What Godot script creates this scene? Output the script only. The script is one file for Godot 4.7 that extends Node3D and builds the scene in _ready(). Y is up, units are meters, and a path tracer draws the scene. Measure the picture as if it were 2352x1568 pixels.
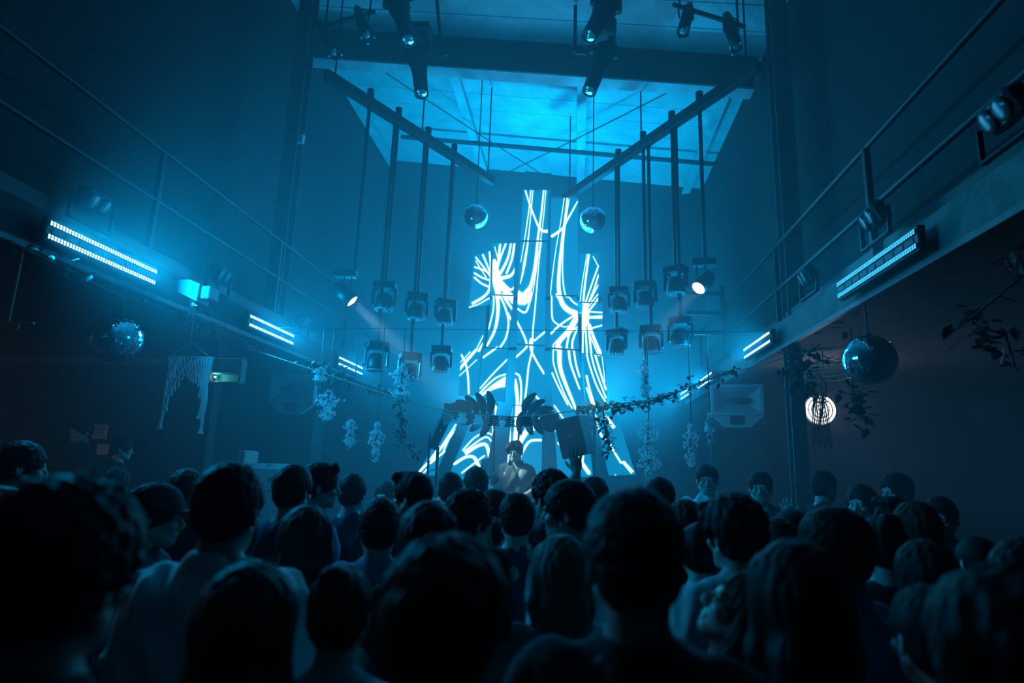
extends Node3D
# A small club seen over the heads of its crowd: the booth and its LED panels at the far end, haze, catwalks with LED bars on both sides.

const CAM_Y := 1.78
const SOFFIT := 3.14             # underside of the catwalks
const FOCAL := 1391.0            # in pixels of the 2352 x 1568 frame
var cam_basis: Basis
var M := {}
var taken := {}
var rng := RandomNumberGenerator.new()
var noise := FastNoiseLite.new()
var soft_noise := FastNoiseLite.new()

# ---------------------------------------------------------------- layout helpers (room: x right, y up, -z towards the stage)
func ray(px: float, py: float) -> Vector3:
	return cam_basis * Vector3(px - 1176.0, 784.0 - py, -FOCAL)

func at(px: float, py: float, depth: float) -> Vector3:
	var v := ray(px, py)
	return v * (depth / -v.z) + Vector3(0, CAM_Y, 0)

func at_height(px: float, py: float, h: float) -> Vector3:
	var v := ray(px, py)
	return v * ((h - CAM_Y) / v.y) + Vector3(0, CAM_Y, 0)

func lin(r: float, g: float, b: float) -> Color:
	return Color(r, g, b).linear_to_srgb()

func mat(r: float, g: float, b: float, rough := 0.8, metal := 0.0) -> StandardMaterial3D:
	var m := StandardMaterial3D.new()
	m.albedo_color = lin(r, g, b)
	m.roughness = rough
	m.metallic = metal
	return m

func glow(r: float, g: float, b: float, energy: float) -> StandardMaterial3D:
	var m := mat(0.5, 0.5, 0.5, 0.6)
	m.emission_enabled = true
	m.emission = lin(r, g, b)
	m.emission_energy_multiplier = energy
	return m

# ---------------------------------------------------------------- naming and tagging
func numbered(called: String) -> String:
	if not taken.has(called):
		taken[called] = 0
		return called
	taken[called] += 1
	return "%s_%03d" % [called, taken[called]]

func tag(o: Node, label: String, category: String, group := "") -> void:
	o.set_meta("label", label)
	o.set_meta("category", category)
	if group != "":
		o.set_meta("group", group)

func thing(called: String, label: String, category: String, where := Vector3.ZERO, turn := 0.0, group := "") -> Node3D:
	var o := Node3D.new()
	o.name = numbered(called)
	add_child(o)
	o.position = where
	o.rotation.y = turn
	tag(o, label, category, group)
	return o

func part(called: String, mesh: Mesh, m: Material, parent: Node) -> MeshInstance3D:
	var o := MeshInstance3D.new()
	o.name = called
	o.mesh = mesh
	o.material_override = m
	parent.add_child(o, true)
	return o

func struct(called: String, mesh: Mesh, m: Material) -> MeshInstance3D:
	var o := MeshInstance3D.new()
	o.name = numbered(called)
	o.mesh = mesh
	o.material_override = m
	add_child(o)
	o.set_meta("kind", "structure")
	return o

func single(called: String, mesh: Mesh, m: Material, label: String, category: String, group := "") -> MeshInstance3D:
	var o := MeshInstance3D.new()
	o.name = numbered(called)
	o.mesh = mesh
	o.material_override = m
	add_child(o)
	tag(o, label, category, group)
	return o

func copy(src: Node3D, label: String, where: Vector3, turn := 0.0, group := "") -> Node3D:
	var c: Node3D = src.duplicate()
	c.name = numbered(String(src.name).trim_suffix(String(src.name).right(4)) if String(src.name).right(4).begins_with("_0") else String(src.name))
	add_child(c)
	c.position = where
	c.rotation.y = turn
	c.set_meta("label", label)
	if group != "":
		c.set_meta("group", group)
	return c

# ---------------------------------------------------------------- mesh helpers
func mb() -> SurfaceTool:
	var s := SurfaceTool.new()
	s.begin(Mesh.PRIMITIVE_TRIANGLES)
	s.set_smooth_group(-1)
	return s

func tri(s: SurfaceTool, a: Vector3, b: Vector3, c: Vector3) -> void:
	s.add_vertex(a)
	s.add_vertex(b)
	s.add_vertex(c)

func quad(s: SurfaceTool, a: Vector3, b: Vector3, c: Vector3, d: Vector3) -> void:
	tri(s, a, b, c)
	tri(s, a, c, d)

func box(s: SurfaceTool, c: Vector3, size: Vector3, bevel := 0.0, xf := Basis()) -> void:
	# a box with chamfered edges: each corner becomes three points
	s.set_smooth_group(-1)
	var h := size * 0.5
	var b := minf(bevel, minf(h.x, minf(h.y, h.z)) * 0.9)
	var p := {}
	for ix in [-1, 1]:
		for iy in [-1, 1]:
			for iz in [-1, 1]:
				var k := Vector3i(ix, iy, iz)
				var v := Vector3(ix * h.x, iy * h.y, iz * h.z)
				p[[k, 0]] = c + xf * (v - Vector3(0, iy * b, iz * b))
				p[[k, 1]] = c + xf * (v - Vector3(ix * b, 0, iz * b))
				p[[k, 2]] = c + xf * (v - Vector3(ix * b, iy * b, 0))
	var put := func(a: Vector3, b2: Vector3, c2: Vector3, d: Vector3, out: Vector3):
		if (b2 - a).cross(c2 - a).dot(xf * out) > 0.0:
			quad(s, a, d, c2, b2)
		else:
			quad(s, a, b2, c2, d)
	for ax in 3:
		var u := (ax + 1) % 3
		var w := (ax + 2) % 3
		for sg in [-1, 1]:
			var ks := []
			for uv in [[-1, -1], [1, -1], [1, 1], [-1, 1]]:
				var k := Vector3i()
				k[ax] = sg
				k[u] = uv[0]
				k[w] = uv[1]
				ks.append(k)
			var out := Vector3()
			out[ax] = sg
			put.call(p[[ks[0], ax]], p[[ks[1], ax]], p[[ks[2], ax]], p[[ks[3], ax]], out)
		if b > 0.0:
			for su in [-1, 1]:
				for sw in [-1, 1]:
					var k0 := Vector3i()
					var k1 := Vector3i()
					k0[ax] = -1
					k1[ax] = 1
					k0[u] = su
					k1[u] = su
					k0[w] = sw
					k1[w] = sw
					var out2 := Vector3()
					out2[u] = su
					out2[w] = sw
					put.call(p[[k0, u]], p[[k1, u]], p[[k1, w]], p[[k0, w]], out2)
	if b > 0.0:
		for ix in [-1, 1]:
			for iy in [-1, 1]:
				for iz in [-1, 1]:
					var k := Vector3i(ix, iy, iz)
					var a: Vector3 = p[[k, 0]]
					var b3: Vector3 = p[[k, 1]]
					var c3: Vector3 = p[[k, 2]]
					if (b3 - a).cross(c3 - a).dot(xf * Vector3(k)) > 0.0:
						tri(s, a, c3, b3)
					else:
						tri(s, a, b3, c3)

func frame_of(dir: Vector3) -> Basis:
	# y along dir
	var y := dir.normalized()
	var x := y.cross(Vector3(0, 0, 1) if absf(y.z) < 0.9 else Vector3(1, 0, 0)).normalized()
	return Basis(x, y, x.cross(y))

func tube(s: SurfaceTool, pts: Array, radii, n := 8, caps := true) -> void:
	# a round bar through the points; radii is one number or one for each point
	s.set_smooth_group(0)
	var rings := []
	var fr := frame_of(pts[1] - pts[0])
	for i in pts.size():
		var d: Vector3 = pts[mini(i + 1, pts.size() - 1)] - pts[maxi(i - 1, 0)]
		if i > 0 and d.length() > 1e-6:
			var y := d.normalized()
			var x := (fr.x - y * fr.x.dot(y)).normalized()
			fr = Basis(x, y, x.cross(y))
		var r: float = radii[i] if radii is Array else radii
		var ring := []
		for k in n:
			var a := TAU * k / n
			ring.append(pts[i] + (fr.x * cos(a) + fr.z * sin(a)) * r)
		rings.append(ring)
	for i in pts.size() - 1:
		for k in n:
			var k2 := (k + 1) % n
			quad(s, rings[i][k], rings[i][k2], rings[i + 1][k2], rings[i + 1][k])
	if caps:
		s.set_smooth_group(-1)
		for k in range(1, n - 1):
			tri(s, rings[0][0], rings[0][k + 1], rings[0][k])
			tri(s, rings[-1][0], rings[-1][k], rings[-1][k + 1])

func lathe(s: SurfaceTool, prof: Array, xf: Transform3D, n := 16, smooth := true) -> void:
	# prof: [radius, height] from bottom to top round the y axis of xf
	s.set_smooth_group(0 if smooth else -1)
	for i in prof.size() - 1:
		for k in n:
			var a0 := TAU * k / n
			var a1 := TAU * (k + 1) / n
			var p := func(j: int, a: float) -> Vector3:
				return xf * Vector3(cos(a) * prof[j][0], prof[j][1], sin(a) * prof[j][0])
			if prof[i][0] > 1e-5:
				tri(s, p.call(i, a0), p.call(i, a1), p.call(i + 1, a1) if prof[i + 1][0] > 1e-5 else p.call(i + 1, a0))
			if prof[i + 1][0] > 1e-5:
				tri(s, p.call(i, a0), p.call(i + 1, a1), p.call(i + 1, a0))

func done(s: SurfaceTool) -> ArrayMesh:
	s.generate_normals()
	return s.commit()

func box_mesh(size: Vector3, bevel := 0.0, c := Vector3.ZERO) -> ArrayMesh:
	var s := mb()
	box(s, c, size, bevel)
	return done(s)

func tube_mesh(pts: Array, r, n := 8) -> ArrayMesh:
	var s := mb()
	tube(s, pts, r, n)
	return done(s)

func slab(a: Vector3, b: Vector3, bevel := 0.0) -> ArrayMesh:
	return box_mesh((b - a).abs(), bevel, (a + b) * 0.5)

func noisy(color: Color, amount: float, scale: float, rough: float, bump := 0.0) -> StandardMaterial3D:
	# a surface with fine and coarse mottling, the same from every side
	var m := StandardMaterial3D.new()
	var img := Image.create(256, 256, false, Image.FORMAT_RGB8)
	var hi := Image.create(256, 256, false, Image.FORMAT_L8)
	for y in 256:
		for x in 256:
			var a := TAU * x / 256.0
			var b := TAU * y / 256.0
			var q := Vector3(cos(a) * 40.0, sin(a) * 40.0, cos(b) * 40.0)
			var n1 := noise.get_noise_3dv(q + Vector3(sin(b) * 40.0, 0, 0))
			var n2 := noise.get_noise_3dv(q * 5.0 + Vector3(sin(b) * 200.0, 30, 0))
			var k := 1.0 + amount * (n1 * 1.2 + n2 * 0.8)
			img.set_pixel(x, y, Color(color.r * k, color.g * k, color.b * k))
			hi.set_pixel(x, y, Color.from_hsv(0, 0, clampf(0.5 + n2 * 0.5, 0, 1)))
	m.albedo_texture = ImageTexture.create_from_image(img)
	m.roughness = rough
	m.uv1_triplanar = true
	m.uv1_world_triplanar = true
	m.uv1_scale = Vector3.ONE * scale
	if bump > 0.0:
		m.heightmap_enabled = true
		m.heightmap_texture = ImageTexture.create_from_image(hi)
		m.heightmap_scale = bump
	return m

# ---------------------------------------------------------------- the scene
func _ready() -> void:
	rng.seed = 7
	noise.seed = 3
	noise.frequency = 0.02
	soft_noise.seed = 5
	soft_noise.frequency = 0.02
	soft_noise.fractal_type = FastNoiseLite.FRACTAL_NONE
	set_view()
	set_air()
	make_materials()
	build_structure()
	people_materials()
	build_steel()
	build_led_bars()
	build_screen()
	build_rig()
	build_washes()
	build_blinders()
	build_balls()
	build_stage()
	build_flowers()
	build_vines()
	build_hangings()
	build_crowd()

func set_view() -> void:
	# the room's axis and its verticals as the photograph shows them: the camera looks up a little, turned left, tilted 2 degrees
	var axis := Vector3(146, -290, -1391).normalized()
	var up := Vector3(224, 6784, -1391)
	up = (up - axis * up.dot(axis)).normalized()
	var right := axis.cross(up)
	cam_basis = Basis(Vector3(right.x, up.x, -axis.x), Vector3(right.y, up.y, -axis.y), Vector3(right.z, up.z, -axis.z))
	var cam := Camera3D.new()
	cam.name = "camera"
	add_child(cam)
	cam.transform = Transform3D(cam_basis, Vector3(0, CAM_Y, 0))
	cam.near = 0.05
	cam.far = 100.0
	var at_lens := CameraAttributesPhysical.new()
	at_lens.frustum_focal_length = 35.0 / (2.0 * 784.0 / FOCAL)
	at_lens.frustum_focus_distance = 7.2
	at_lens.exposure_aperture = 2.1
	cam.attributes = at_lens
	cam.fov = rad_to_deg(2.0 * atan(784.0 / FOCAL))
	cam.current = true

func set_air() -> void:
	var e := Environment.new()
	e.background_mode = Environment.BG_COLOR
	e.background_color = Color.BLACK
	e.tonemap_mode = Environment.TONE_MAPPER_LINEAR
	e.tonemap_exposure = 1.0
	e.volumetric_fog_enabled = true
	e.volumetric_fog_density = 0.003
	e.volumetric_fog_albedo = Color(0.9, 0.95, 1.0)
	e.volumetric_fog_anisotropy = 0.2
	e.sdfgi_enabled = true
	e.ssao_enabled = true
	e.ssil_enabled = true
	var w := WorldEnvironment.new()
	w.name = "air"
	w.environment = e
	add_child(w)
	# the haze of the stage end: thicker from the middle of the hall to the back wall
	var bank := FogVolume.new()
	bank.name = "stage_haze"
	bank.size = Vector3(16.0, 12.0, 10.1)
	bank.position = Vector3(-1.0, 4.5, -8.45)
	var smoke := FogMaterial.new()
	smoke.density = 0.045
	smoke.albedo = Color(0.9, 0.95, 1.0)
	bank.material = smoke
	add_child(bank)
	bank.set_meta("kind", "stuff")
	bank.set_meta("label", "thick blue-lit haze over the stage end of the hall")

func area_light(called: String, where: Vector3, towards: Vector3, size: Vector2, color: Color, energy: float, parent: Node = self) -> AreaLight3D:
	var l := AreaLight3D.new()
	l.name = called
	parent.add_child(l, true)
	l.look_at_from_position(where, where + towards, Vector3.UP if absf(towards.normalized().y) < 0.95 else Vector3(0, 0, 1))
	l.area_size = size
	l.light_color = color
	l.light_energy = energy
	l.area_range = 40.0
	l.shadow_enabled = true
	return l

func spot_light(called: String, where: Vector3, towards: Vector3, angle: float, color: Color, energy: float, size := 0.05, parent: Node = self) -> SpotLight3D:
	var l := SpotLight3D.new()
	l.name = called
	parent.add_child(l, true)
	l.look_at_from_position(where, where + towards, Vector3.UP if absf(towards.normalized().y) < 0.95 else Vector3(0, 0, 1))
	l.spot_angle = angle
	l.spot_range = 40.0
	l.light_color = color
	l.light_energy = energy
	l.light_size = size
	l.shadow_enabled = true
	return l

func roof_y(x: float) -> float:
	return 8.17 - 0.12 * x

func make_materials() -> void:
	M.wall = noisy(lin(0.02, 0.022, 0.024), 0.12, 0.6, 0.85)
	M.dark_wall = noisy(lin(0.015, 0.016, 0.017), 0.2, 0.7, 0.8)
	M.floor = noisy(lin(0.03, 0.03, 0.032), 0.4, 0.5, 0.55)
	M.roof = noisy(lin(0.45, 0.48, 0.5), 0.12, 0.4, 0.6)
	M.steel = noisy(lin(0.1, 0.105, 0.11), 0.2, 1.2, 0.5)
	M.dark_steel = mat(0.03, 0.03, 0.032, 0.45, 0.3)
	M.black = mat(0.012, 0.012, 0.013, 0.45)
	M.black_rough = mat(0.015, 0.015, 0.016, 0.9)
	M.grey = mat(0.25, 0.26, 0.27, 0.6)
	M.chrome = mat(0.8, 0.8, 0.82, 0.12, 1.0)
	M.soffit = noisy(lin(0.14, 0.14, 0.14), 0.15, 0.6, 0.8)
	M.leaf_dark = mat(0.012, 0.018, 0.012, 0.55)
	M.warm = glow(1.0, 0.84, 0.7, 1.15)
	M.paper_print = mat(0.75, 0.74, 0.72, 0.7)
	M.green_wall = mat(0.04, 0.3, 0.34, 0.7)
	M.bulb = glow(0.9, 1.0, 0.95, 2.0)
	M.white_plastic = mat(0.75, 0.76, 0.78, 0.45)

func build_structure() -> void:
	struct("floor", slab(Vector3(-8.4, -0.2, 3.2), Vector3(6.4, 0.0, -13.0)), M.floor)
	# upper walls of the hall over the aisles, back wall, and the wall behind the camera
	struct("wall_left", slab(Vector3(-4.47, 3.42, 3.2), Vector3(-4.67, 9.0, -12.7)), M.wall)
	struct("wall_right", slab(Vector3(2.7, 3.42, 3.2), Vector3(2.9, 8.4, -12.7)), M.wall)
	struct("wall_back", slab(Vector3(-8.4, 0, -12.7), Vector3(6.4, 9.2, -12.9)), M.wall)
	struct("wall_front", slab(Vector3(-8.4, 0, 3.2), Vector3(6.4, 9.2, 3.4)), M.dark_wall)
	struct("wall_aisle_left", slab(Vector3(-8.2, 0, 3.2), Vector3(-8.4, 3.2, -12.7)), M.dark_wall)
	struct("wall_aisle_right", slab(Vector3(6.2, 0, 3.2), Vector3(6.4, 3.2, -12.7)), M.dark_wall)
	struct("wall_alcove_left", slab(Vector3(-8.2, 0, -6.7), Vector3(-4.25, SOFFIT, -6.85)), M.dark_wall)
	struct("wall_alcove_right", slab(Vector3(3.05, 0, -10.2), Vector3(6.2, SOFFIT, -10.35)), M.dark_wall)
	# sloping roof of broad boards, each board a part, with open joints between them
	var roof := Node3D.new()
	roof.name = "ceiling"
	add_child(roof)
	roof.set_meta("kind", "structure")
	var tilt := Basis(Vector3(0, 0, 1), -atan(0.12))
	var backing := mb()
	box(backing, Vector3(-0.9, roof_y(-0.9) + 0.12, -4.8), Vector3(8.2, 0.06, 16.4), 0.0, tilt)
	part("roof_sheet", done(backing), M.dark_steel, roof)
	var z := 3.2
	var board := mb()
	box(board, Vector3.ZERO, Vector3(7.9, 0.05, 0.492), 0.008, tilt)
	var board_mesh := done(board)
	while z > -12.6:
		var o := part("ceiling_board", board_mesh, M.roof, roof)
		o.position = Vector3(-0.9, roof_y(-0.9) + 0.045, z - 0.25)
		z -= 0.5
	# aisle ceilings and catwalk slabs along both sides
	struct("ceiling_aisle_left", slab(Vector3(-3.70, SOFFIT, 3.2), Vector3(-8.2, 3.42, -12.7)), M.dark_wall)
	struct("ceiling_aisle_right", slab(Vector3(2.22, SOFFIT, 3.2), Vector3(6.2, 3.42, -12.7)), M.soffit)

func build_steel() -> void:
	# columns: rolled H sections standing on the hall floor in front of the catwalks
	for k in 2:
		var x: float = [-3.85, 2.38][k]
		var z: float = [-7.15, -6.75][k]
		var t := thing("steel_column", ["tall steel H column behind the left catwalk with a small white box on it", "dark steel H column at the right catwalk beside the right loudspeaker"][k], "column", Vector3(x, 3.42, z))
		var top := roof_y(x) - 3.44
		part("flange", box_mesh(Vector3(0.2, top, 0.018), 0.003, Vector3(0, top / 2, 0.09)), M.steel, t)
		part("flange", box_mesh(Vector3(0.2, top, 0.018), 0.003, Vector3(0, top / 2, -0.09)), M.steel, t)
		part("web", box_mesh(Vector3(0.014, top, 0.164), 0.0, Vector3(0, top / 2, 0)), M.steel, t)
		part("base_plate", box_mesh(Vector3(0.3, 0.02, 0.28), 0.004, Vector3(0, 0.01, 0)), M.steel, t)
		if k == 0:
			continue
		var low := thing("steel_post", ["steel post under the left catwalk beside the left loudspeaker", "steel post with a blue lit face beside the right loudspeaker"][k], "column", Vector3(x + [0.3, -0.05][k], 0.0, z))
		part("flange", box_mesh(Vector3(0.15, 3.13, 0.015), 0.003, Vector3(0, 1.565, 0.07)), M.steel, low)
		part("flange", box_mesh(Vector3(0.15, 3.13, 0.015), 0.003, Vector3(0, 1.565, -0.07)), M.steel, low)
		part("web", box_mesh(Vector3(0.012, 3.13, 0.125), 0.0, Vector3(0, 1.565, 0)), M.steel, low)
	var jb := Vector3(-3.85 + 0.145, at(700, 318, 7.05).y, -7.06)
	var b := thing("junction_box", "small white junction box on the left steel column", "box", jb)
	part("case", box_mesh(Vector3(0.085, 0.12, 0.06), 0.006), M.white_plastic, b)
	part("cover", box_mesh(Vector3(0.07, 0.1, 0.008), 0.003, Vector3(0, 0, 0.033)), M.white_plastic, b)
	# deep cross beam in front of the stage bay with its pale lower flange
	var tilt := Basis(Vector3(0, 0, 1), -atan(0.12))
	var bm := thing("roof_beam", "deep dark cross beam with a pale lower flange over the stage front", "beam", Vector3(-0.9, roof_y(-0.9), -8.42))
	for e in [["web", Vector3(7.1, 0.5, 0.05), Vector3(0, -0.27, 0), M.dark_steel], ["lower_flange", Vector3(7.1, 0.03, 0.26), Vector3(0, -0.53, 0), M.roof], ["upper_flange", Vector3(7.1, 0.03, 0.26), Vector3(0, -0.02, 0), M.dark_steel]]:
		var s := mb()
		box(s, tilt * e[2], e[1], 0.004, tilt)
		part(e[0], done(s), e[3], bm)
	# purlins that run towards the back wall, and the thin tie across them
	for k in 4:
		var x: float = [-2.14, 0.04, 2.32, -4.3][k]
		var lb: String = ["long roof purlin left of the stage middle", "long roof purlin right of the stage middle", "roof purlin along the right wall", "roof purlin along the left wall"][k]
		var o := thing("roof_purlin", lb, "beam", Vector3(x, roof_y(x), -10.55))
		part("web", box_mesh(Vector3(0.1, 0.16, 4.1), 0.006, Vector3(0, -0.09, 0)), M.roof, o)
		part("flange", box_mesh(Vector3(0.17, 0.02, 4.1), 0.004, Vector3(0, -0.175, 0)), M.roof, o)
	var tie := thing("roof_tie", "thin dark tie bar across the ceiling near the back wall", "beam", Vector3(-0.5, roof_y(-0.5) - 0.22, -11.15))
	var ts := mb()
	box(ts, Vector3.ZERO, Vector3(6.4, 0.07, 0.07), 0.006, tilt)
	part("bar", done(ts), M.dark_steel, tie)
	for sx in [-2.9, 2.9]:
		part("hanger", box_mesh(Vector3(0.03, 0.24, 0.03), 0.0, Vector3(sx, -sx * 0.12 + 0.12, 0)), M.dark_steel, tie)
	var wires := [[Vector3(1.73, roof_y(1.73) - 0.25, -8.6), Vector3(-1.95, roof_y(-1.95) - 0.25, -12.66), "bracing wire from the right front to the left back of the ceiling"],
		[Vector3(-3.44, roof_y(-3.44) - 0.31, -8.7), Vector3(-0.3, roof_y(-0.3) - 0.31, -12.66), "bracing wire from the left front to the back middle of the ceiling"]]
	for w in wires:
		single("bracing_wire", tube_mesh([w[0], w[0].lerp(w[1], 0.5) - Vector3(0, 0.02, 0), w[1]], 0.012, 6), M.dark_steel, w[2], "wire")
	# a small framed hatch high on the back wall
	var wp := at(1236, 422, 12.64)
	var win := thing("wall_hatch", "small framed hatch high on the back wall above the screen", "hatch", wp)
	for sx in [-0.27, 0.27]:
		part("frame_bar", box_mesh(Vector3(0.05, 0.74, 0.05), 0.005, Vector3(sx, 0, 0)), M.dark_steel, win)
	for sy in [-0.35, 0.35]:
		part("frame_bar", box_mesh(Vector3(0.49, 0.05, 0.05), 0.005, Vector3(0, sy, 0)), M.dark_steel, win)
	part("panel", box_mesh(Vector3(0.48, 0.64, 0.02), 0.0, Vector3(0, 0, -0.01)), M.wall, win)
	# catwalk railings
	for k in 2:
		var x: float = [-3.76, 2.28][k]
		var hs: Array = [[4.48, 4.0], [4.36, 3.85]][k]
		var t := thing("catwalk_railing", ["two-bar steel railing along the left catwalk", "two-bar steel railing along the right catwalk"][k], "railing", Vector3(x, 3.42, -4.7))
		for h: float in hs:
			part("rail", tube_mesh([Vector3(0, h - 3.42, 7.6), Vector3(0, h - 3.42, -7.9)], 0.024, 8), M.dark_steel, t)
		for z in [6.6, 4.4, 2.2, 0.0, -2.25, -4.6, -6.6]:
			part("post", box_mesh(Vector3(0.05, hs[0] - 3.42, 0.05), 0.005, Vector3(0, (hs[0] - 3.42) / 2, z)), M.dark_steel, t)
		part("toe_board", box_mesh(Vector3(0.02, 0.12, 15.4), 0.0, Vector3(0.03, 0.06, -0.15)), M.dark_steel, t)
	# a gate of three bars across the right catwalk behind the spotlight, a bracket bar on the left
	var g := thing("catwalk_gate", "three-bar steel gate across the right catwalk behind the lit spotlight", "gate", Vector3(2.18, 3.42, -9.0))
	for y in [0.98, 0.68, 0.38]:
		part("rung", box_mesh(Vector3(0.5, 0.06, 0.04), 0.004, Vector3(-0.3, y, 0)), M.dark_steel, g)
	part("gate_post", box_mesh(Vector3(0.07, 1.1, 0.07), 0.005, Vector3(-0.035, 0.55, 0)), M.dark_steel, g)
	# trim: thin metal edges under both catwalks and a strip along the left alcove
	struct("trim_1", slab(Vector3(-3.68, 3.11, 3.1), Vector3(-3.72, 3.15, -12.6)), M.steel)
	struct("trim_2", slab(Vector3(2.20, 3.11, 3.1), Vector3(2.24, 3.15, -12.6)), M.steel)
	struct("trim_3", slab(Vector3(-8.2, 2.82, -6.66), Vector3(-4.26, 2.9, -6.7)), M.steel)

const BLUE := Vector3(0.0, 0.47, 1.0)    # the colour of the LEDs, linear

func build_led_bars() -> void:
	# two strips of diodes over each other, with a dark strobe row between them, clamped to the catwalk edge
	M.led = glow(0.55, 0.9, 1.0, 1.9)
	M.led_dim = glow(0.06, 0.62, 1.0, 1.0)
	var where := [["left", -3.58, -3.53, 1.08], ["left", -3.58, -6.13, 1.07], ["left", -3.58, -8.70, 1.05],
		["right", 2.10, -3.81, 1.16], ["right", 2.10, -6.72, 1.05], ["right", 2.10, -9.62, 1.1], ["right", 2.10, -11.6, 0.9]]
	var labels := ["long double LED bar nearest the camera on the left catwalk, above the big mirror ball",
		"double LED bar on the left catwalk beside the steel column",
		"small double LED bar farthest along the left catwalk, by the hanging flowers",
		"dimmer double LED bar nearest the camera on the right catwalk",
		"double LED bar on the right catwalk at the foot of the steel column",
		"short double LED bar on the right catwalk above the right loudspeaker",
		"tiny double LED bar farthest along the right catwalk, behind ivy"]
	var power := [11.0, 7.5, 6.0, 0.7, 5.0, 6.5, 5.0]
	for i in where.size():
		var side: float = 1.0 if where[i][0] == "left" else -1.0      # which way the bar faces
		var long: float = where[i][3]
		var t := thing("led_bar", labels[i], "stage light", Vector3(where[i][1], 3.30, where[i][2] - long * 0.5), 0.0, "double LED bars on the catwalks")
		part("housing", box_mesh(Vector3(0.05, 0.17, long + 0.03), 0.008, Vector3(-0.03 * side, -0.045, 0)), M.black, t)
		for k in 2:
			var y := -0.095 * k
			var strip := part("lens_strip", box_mesh(Vector3(0.012, 0.034, long), 0.003, Vector3(-0.001 * side, y, 0)), M.black_rough, t)
			var s := mb()
			var n := 42
			for d in n:
				for row in [-1, 1]:
					box(s, Vector3(0.006 * side, y + row * 0.0085, (float(d) + 0.5) / n * long - long * 0.5), Vector3(0.008, 0.0145, long / n * 0.66), 0.0035)
			var led := part("diode_row", done(s), M.led_dim if i == 3 else M.led, strip)
			led.set_meta("kind", "stuff")
			area_light("led_glow", t.position + Vector3(0.03 * side, y, 0), Vector3(side, 0.05, 0.0), Vector2(long, 0.03), lin(0.0, 0.46, 1.0), power[i] * 0.5)
		for q in 9:
			var cell := part("strobe_cell", box_mesh(Vector3(0.006, 0.04, long * 0.07), 0.002, Vector3(-0.003 * side, -0.0475, (q - 4) * long * 0.108)), M.dark_steel, t)
			cell.name = "strobe_cell" if q == 0 else "strobe_cell_%03d" % q
		for q in [-0.35, 0.35]:
			part("clamp", box_mesh(Vector3(0.06, 0.05, 0.05), 0.006, Vector3(-0.075 * side, -0.045, q * long)), M.dark_steel, t)

# ---------------------------------------------------------------- the hung lighting rig
const RIG_Y := 6.6

func rig_drop(px: float, py: float, bottom: float) -> Array:
	# a vertical drop tube under the rig beam: its place on the beam and the height of its lower end
	var p := at_height(px, py, RIG_Y)
	var v := ray(px, bottom)
	var y := CAM_Y + v.y * (p.z / v.z)
	return [p, y]

func make_wash_head() -> Node3D:
	# hung moving wash light: base, yoke, round head with a face of small lenses; origin at the top of the base
	var t := Node3D.new()
	t.name = "wash_light"
	part("base", box_mesh(Vector3(0.3, 0.09, 0.22), 0.015, Vector3(0, -0.045, 0)), M.black, t)
	for sx in [-1.0, 1.0]:
		var s := mb()
		box(s, Vector3(sx * 0.152, -0.21, 0), Vector3(0.035, 0.22, 0.09), 0.012)
		box(s, Vector3(sx * 0.125, -0.105, 0), Vector3(0.08, 0.03, 0.09), 0.01)
		part("yoke_arm", done(s), M.black, t)
	var h := mb()
	lathe(h, [[0.0, 0.12], [0.06, 0.118], [0.095, 0.09], [0.115, 0.04], [0.125, -0.03], [0.125, -0.1], [0.118, -0.11], [0.0, -0.105]].map(func(p): return [p[0], -p[1]]), Transform3D(Basis(Vector3(1, 0, 0), PI), Vector3(0, -0.27, 0)), 20)
	var head := part("head", done(h), M.black, t)
	var ring := mb()
	lathe(ring, [[0.118, -0.385], [0.128, -0.385], [0.128, -0.37], [0.118, -0.37]], Transform3D(), 20, false)
	part("bezel", done(ring), M.grey, head)
	var lens := mb()
	for k in 19:
		var r := 0.0 if k == 0 else 0.05 if k < 7 else 0.095
		var a := 0.0 if k == 0 else TAU * (k - 1) / 6.0 if k < 7 else TAU * (k - 7) / 12.0
		lathe(lens, [[0.0, -0.396], [0.014, -0.391], [0.02, -0.38]], Transform3D(Basis(), Vector3(cos(a) * r, 0, sin(a) * r)), 8)
	part("lens_face", done(lens), M.lens, head).set_meta("kind", "stuff")
	return t

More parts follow.
